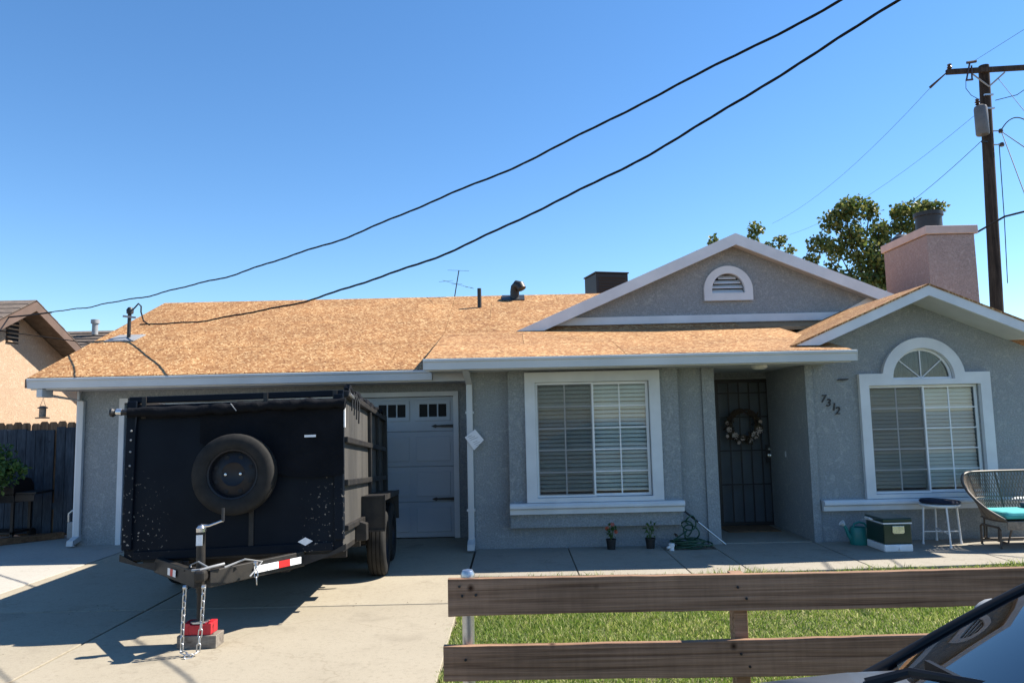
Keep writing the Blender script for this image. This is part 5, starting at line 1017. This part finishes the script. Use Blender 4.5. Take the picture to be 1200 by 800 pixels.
for s in (-1, 1):
    for yy in (1.78, 2.62):
        wl = loc((0, 0, 0)); xx = s * (HW + 0.125)
        wp = TO + TM @ Vector((xx, yy, 0)); dz = 0.345 - wp.z
        hub = tp(MB().lathe([(0.0, xx - s * 0.14), (0.05, xx - s * 0.14), (0.05, xx + s * 0.06), (0.0, xx + s * 0.065)], (0, yy, dz), 'x', 14), 'wheel', 'rim')
        wheel(hub, (xx, yy, dz), 'x', s)
    # boxed fender with lit steel edges
    q0, q1 = sorted((s * (HW + 0.005), s * (HW + 0.245)))
    fe = tp(MB().box(q0, q1, 1.28, 3.12, 0.40, 0.412), 'fender', 'trailer_frame', None, 0.003)
    tp(MB().box(q0, q1, 1.28, 1.292, 0.06, 0.398), 'fender_front', 'trailer_frame', fe); tp(MB().box(q0, q1, 3.108, 3.12, 0.06, 0.398), 'fender_rear', 'trailer_frame', fe)
    e0, e1 = sorted((s * (HW + 0.235), s * (HW + 0.25))); tp(MB().box(e0, e1, 1.262, 3.13, 0.36, 0.416), 'fender_skirt', 'trailer_frame', fe)
    for zz in (0.052, 0.398): tp(MB().box(q0, q1, 1.262, 1.279, zz - 0.008, zz + 0.012), 'fender_lip', 'trailer_frame', fe)
    tp(MB().box(e0, e1, 1.262, 1.279, 0.065, 0.359), 'fender_lip', 'trailer_frame', fe)
    for yy in (1.78, 2.62):
        dz = 0.345 - (TO + TM @ Vector((0, yy, 0))).z
        if s > 0: tp(MB().tube([(-HW, yy, dz), (HW, yy, dz)], 0.035, 10), 'axle', 'trailer_frame')
tp(MB().prism([(HW + 0.002, 0.0), (HW + 0.11, 0.0), (HW + 0.11, 0.16), (HW + 0.002, 0.20)], [], 0.78, 0.95), 'step', 'trailer_frame', None, 0.005)
# safety chains: each link a piece
def link_mesh():
    mb = MB(); pts = []
    for k in range(20):
        a = 2 * math.pi * k / 20; x = 0.013 * math.cos(a); z = 0.013 * math.sin(a) + (0.017 if math.sin(a) > 0 else -0.017); pts.append((x, 0, z))
    mb.tube(pts, 0.0048, 6, closed=True); me = bpy.data.meshes.new('chain_link'); me.from_pydata(mb.v, [], mb.f); me.polygons.foreach_set('use_smooth', [True] * len(mb.f)); me.materials.append(M['steel']); return me
LK = link_mesh()
def chain(path):
    c = None; pts = [Vector(p) for p in path]; seg = [0]
    for i in range(1, len(pts)): seg.append(seg[-1] + (pts[i] - pts[i - 1]).length)
    n_ = int(seg[-1] / 0.048); c = tp(MB().lathe([(0.0, -0.012), (0.018, -0.012), (0.018, 0.012), (0, 0.012)], loc(path[0]), 'x', 12), 'safety_chain', 'steel')
    for k in range(n_):
        s = seg[-1] * (k + .5) / n_; i = max(j for j in range(len(seg)) if seg[j] <= s); i = min(i, len(pts) - 2); u = (s - seg[i]) / (seg[i + 1] - seg[i])
        p = pts[i].lerp(pts[i + 1], u); d = (pts[i + 1] - pts[i]).normalized(); q = d.to_track_quat('Z', 'X').to_matrix() @ Matrix.Rotation(R(90 * (k % 2) + 25), 3, 'Z')
        o = link('chain_link', LK, None, c); m3 = TM.inverted() @ q; o.rotation_euler = m3.to_euler(); o.location = loc(p)
chain([(-2.475, 5.68, 0.49), (-2.485, 5.68, 0.25), (-2.49, 5.68, 0.03), (-2.44, 5.66, 0.014), (-2.41, 5.63, 0.012)])
chain([(-2.335, 5.68, 0.49), (-2.345, 5.68, 0.25), (-2.365, 5.67, 0.03), (-2.39, 5.63, 0.014), (-2.43, 5.60, 0.012)])
chain([(-2.06, 6.0, 0.60), (-2.05, 5.98, 0.52), (-2.04, 5.97, 0.44)])
# blocks beneath the jack
wb = tag(MB().box(-2.60, -2.30, 5.84, 6.00, 0.0, 0.095).build('wood_block', 'greywood', None, 0.005), 'grey lumber block on the driveway under the red block', 'wood block')
rb_ = thing('jack_block', 'red plastic block between the trailer jack and the lumber', 'block', (-2.45, 5.92, 0.096))
MB().prism([(-2.56, 0.097), (-2.345, 0.097), (-2.345, 0.183), (-2.395, 0.183), (-2.40, 0.170), (-2.505, 0.170), (-2.51, 0.183), (-2.56, 0.183)], [], 5.852, 5.985).build('block', 'red', rb_, 0.005)
for xx in (-2.52, -2.455, -2.39): MB().box(xx - 0.004, xx + 0.004, 5.850, 5.856, 0.105, 0.155).build('ridge', 'red', rb_)

# ------------------------------------------------------------------ parked car, nose to the left
K = thing('parked_car', 'grey blue car parked at the kerb, windscreen at the lower right corner', 'car', (1.6, 1.10, -0.045))
YC = 1.13
st_ = [(-1.02, 0.60, 0.30, 0.55), (-0.95, 0.78, 0.25, 0.72), (-0.70, 0.86, 0.22, 0.82), (-0.30, 0.89, 0.22, 0.95), (0.30, 0.905, 0.22, 1.025), (0.80, 0.91, 0.22, 1.07), (1.3, 0.91, 0.22, 1.08), (2.4, 0.91, 0.22, 1.07), (3.2, 0.89, 0.24, 1.04), (3.55, 0.82, 0.30, 1.0), (3.65, 0.70, 0.40, 0.9)]
sec = []
for (x, hw, zb, zt) in st_:
    pr_ = [(-hw * .86, zb), (-hw * .98, zb + .12), (-hw, zb + .32), (-hw * .985, zt - .13), (-hw * .94, zt - .045), (-hw * .83, zt - .008), (-hw * .5, zt + .020), (0, zt + .030), (hw * .5, zt + .020), (hw * .83, zt - .008), (hw * .94, zt - .045), (hw * .985, zt - .13), (hw, zb + .32), (hw * .98, zb + .12), (hw * .86, zb)]
    sec.append([(x, YC + a, b) for a, b in pr_])
n_ = len(sec[0])
def loft(idx, close_ends):
    mb = MB(); vs_ = [p for i in idx for p in sec[i]]; fs = []
    for i in range(len(idx) - 1):
        for k in range(n_): k2 = (k + 1) % n_; fs.append((i * n_ + k, i * n_ + k2, (i + 1) * n_ + k2, (i + 1) * n_ + k))
    if close_ends: fs += [tuple(range(n_))[::-1], tuple((len(idx) - 1) * n_ + k for k in range(n_))]
    return mb.add(vs_, fs, True)
body = loft(range(len(sec)), True).build('body', 'carpaint', K)
# greenhouse: pillars, glass and roof
def gp(s):   # far side points; near side mirrored
    return s
ab = (0.95, 0.83, 1.06); at_ = (1.86, 0.66, 1.47); rt_ = (3.0, 0.66, 1.46); rbm = (3.45, 0.80, 1.04); bb = (2.25, 0.83, 1.04); bt = (2.2, 0.67, 1.485)
def side_pt(p, s): return Vector((p[0], YC + s * p[1], p[2]))
for s in (1, -1):
    arc_ = [side_pt(ab, s).lerp(side_pt(at_, s), u) + Vector((0, 0, 0.05 * math.sin(u * math.pi))) for u in [k / 12 for k in range(13)]]
    MB().tube([side_pt((0.78, 0.80, 1.0), s)] + arc_, [0.010] + [0.015] * 13, 10).build('front_pillar', 'carblack', K)
    MB().tube([side_pt(bb, s), side_pt(bt, s)], 0.03, 8).build('centre_pillar', 'carblack', K); MB().tube([side_pt(rbm, s), side_pt(rt_, s)], 0.05, 8).build('rear_pillar', 'carpaint', K)
    MB().tube([side_pt(at_, s), side_pt(bt, s), side_pt(rt_, s)], 0.03, 8).build('roof_rail', 'carpaint', K)
    for (q0, q1, q2, q3, nm) in ((ab, bb, bt, at_, 'front_window'), (bb, rbm, rt_, bt, 'rear_window')):
        MB().add([side_pt(q, s) for q in (q0, q1, q2, q3)] + [side_pt(q, s) - Vector((0, s * 0.004, 0)) for q in (q0, q1, q2, q3)], [(0, 1, 2, 3), (7, 6, 5, 4), (0, 4, 5, 1), (1, 5, 6, 2), (2, 6, 7, 3), (3, 7, 4, 0)]).build(nm, 'carglass', K)
    for wx in (-0.18, 2.62):
        wh = MB().lathe([(r, YC + s * 0.80 + h) for r, h in [(0.2, -.09), (0.24, -.105), (0.30, -.105), (0.325, -.08), (0.33, 0), (0.325, .08), (0.30, .105), (0.24, .105), (0.2, .09)]], (wx, 0, 0.29), 'y', 32, closed=True).build('wheel', 'rubber', K)
        MB().lathe([(0.0, YC + s * 0.86), (0.06, YC + s * .87), (0.19, YC + s * .85), (0.205, YC + s * .88)], (wx, 0, 0.29), 'y', 24).build('rim', 'steel', wh)
    m1 = MB(); c = side_pt((1.345, 1.00, 1.10), s); m1.lathe([(0.0, -0.12), (0.06, -0.11), (0.088, -0.06), (0.092, 0.0), (0.085, 0.075), (0.07, 0.10), (0.0, 0.105)], (0, 0, 0), 'y', 20)
    m1.v = [(c.x + p[0] * 0.7 + (p[1] * s) * 0.15, c.y + p[1] * 0.85, c.z + p[2] * 0.62) for p in m1.v]; mi = m1.build('mirror', 'greymetal', K)
    MB().bar(side_pt((1.34, 0.82, 1.07), s), side_pt((1.33, 0.95, 1.08), s), 0.06, 0.04).build('mirror_arm', 'carblack', mi)
    hl = MB().lathe([(0.0, -0.03), (0.10, -0.02), (0.12, 0.02), (0.10, 0.05), (0, 0.06)], (0, 0, 0), 'x', 18)
    hl.v = [(-0.93 + p[0], YC + s * 0.60 + p[1] * 1.4, 0.62 + p[2] * .6) for p in hl.v]; hl.build('headlight', 'glass', K)
# windscreen: curved sheet
nu, nv_ = 14, 16; V_ = []
for t_ in (0.0, 0.005):
    for j in range(nv_ + 1):
        v = j / nv_ * 2 - 1
        for i in range(nu + 1):
            u = i / nu; base_x = ab[0] + 0.005 - 0.17 * (1 - v * v); top_x = at_[0] - 0.12 * (1 - v * v)
            hw = ab[1] + (at_[1] - ab[1]) * u; V_.append((base_x + (top_x - base_x) * u + t_, YC + hw * v, ab[2] + 0.005 + (at_[2] - ab[2]) * u + 0.05 * math.sin(u * math.pi) + 0.012 * (1 - v * v) - t_))
F_ = []; q = (nu + 1) * (nv_ + 1)
for j in range(nv_):
    for i in range(nu): a = j * (nu + 1) + i; F_ += [(a, a + 1, a + nu + 2, a + nu + 1), (q + a, q + a + nu + 1, q + a + nu + 2, q + a + 1)]
ws = MB().add(V_, F_, True).build('windscreen', 'carglass', K, fix=False)
rv = []
for j in range(nv_ + 1):
    v = j / nv_ * 2 - 1
    for (x, hw, z, bow) in ((at_[0], 0.66, 1.465, -0.12), (2.2, 0.67, 1.485, 0), (2.8, 0.67, 1.475, 0), (3.05, 0.66, 1.45, 0.06)): rv.append((x + bow * (1 - v * v), YC + hw * v, z + 0.035 * (1 - v * v)))
MB().add(rv, [(4 * j + i, 4 * j + i + 1, 4 * j + i + 5, 4 * j + i + 4) for j in range(nv_) for i in range(3)], True).build('roof', 'carpaint', K, fix=False)
MB().add([side_pt((3.05, 0.64, 1.45), -1), side_pt((3.05, 0.64, 1.45), 1), side_pt((3.5, 0.78, 1.04), 1), side_pt((3.5, 0.78, 1.04), -1)] + [side_pt((3.05, 0.64, 1.445), -1), side_pt((3.05, 0.64, 1.445), 1), side_pt((3.5, 0.78, 1.035), 1), side_pt((3.5, 0.78, 1.035), -1)], [(0, 1, 2, 3), (7, 6, 5, 4)]).build('rear_screen', 'carglass', K)
# cowl, wiper, dashboard, hood shut line
MB().add([(0.93 - 0.17 * (1 - v * v) - d_, YC + 0.79 * v, z_ - 0.012 + 0.012 * (1 - v * v)) for v in [k / 12 * 2 - 1 for k in range(13)] for d_, z_ in ((-0.02, 1.068), (0.075, 1.050), (0.085, 1.0))], [(3 * k + i, 3 * k + i + 1, 3 * k + i + 4, 3 * k + i + 3) for k in range(12) for i in range(2)], True).build('cowl', 'carblack', K, fix=False)
MB().tube([(0.78, 1.74, 1.085), (0.87, 1.72, 1.115), (1.02, 1.48, 1.145), (1.04, 1.08, 1.155)], [0.014, 0.011, 0.009, 0.006], 8).build('wiper', 'carblack', K); MB().bar((0.93, 1.76, 1.118), (0.96, 1.08, 1.13), 0.012, 0.02).build('wiper_blade', 'carblack', K)
MB().lathe([(0.0, 1.07), (0.014, 1.07), (0.012, 1.088), (0, 1.094)], (0.785, 1.74, 0), 'z', 12).build('wiper_pivot', 'carblack', K)
MB().box(0.95, 1.45, YC - 0.74, YC + 0.74, 1.00, 1.045).build('dashboard', 'dash', K, 0.02)
MB().box(1.5, 1.62, YC - 0.70, YC + 0.70, 0.6, 1.0).build('dash_front', 'dash', K)
for yy in (YC - 0.38, YC + 0.38): MB().box(2.0, 2.14, yy - 0.25, yy + 0.25, 0.6, 1.25).build('seat', 'dash', K, 0.05)
MB().tube([(-0.85, YC + 0.72, 0.80), (-0.3, YC + 0.755, 0.895), (0.3, YC + 0.765, 0.955), (0.76, YC + 0.76, 1.0)], 0.004, 6).build('hood_seam', 'carblack', K)

# dry leaves and grit blown along the slab joints and the lawn edge
lt = MB()
for k in range(90):
    if k % 3 == 0:
        if k % 4: continue
        x, y = -0.57 - abs(random.gauss(0, 0.05)), random.uniform(5.0, 8.3)
    elif k % 3 == 1: x, y = random.uniform(-5.2, -0.7), 7.06 + random.gauss(0, 0.12)
    else: x, y = random.uniform(-0.4, 6.5), 8.30 + random.gauss(0, 0.10)
    z_ = 0.0135 if x > -0.53 else 0.0015
    if x > -0.53 and y < 8.2: continue
    a = random.uniform(0, 6.28); L = random.uniform(0.005, 0.012); w_ = L * random.uniform(0.3, 0.6); ca, sa = math.cos(a), math.sin(a)
    q = [(L, 0, 0.002), (0, w_, 0.006), (-L, 0, 0.001), (0, -w_, 0.004)]
    lt.add([(x + p[0] * ca - p[1] * sa, y + p[0] * sa + p[1] * ca, z_ + p[2]) for p in q], [(0, 1, 2, 3)])
lo = lt.build('leaf_litter', 'dryleaf', None, kind='stuff', fix=False); lo['label'] = 'scattered dry leaf bits along the concrete joints'; lo['category'] = 'leaf litter'
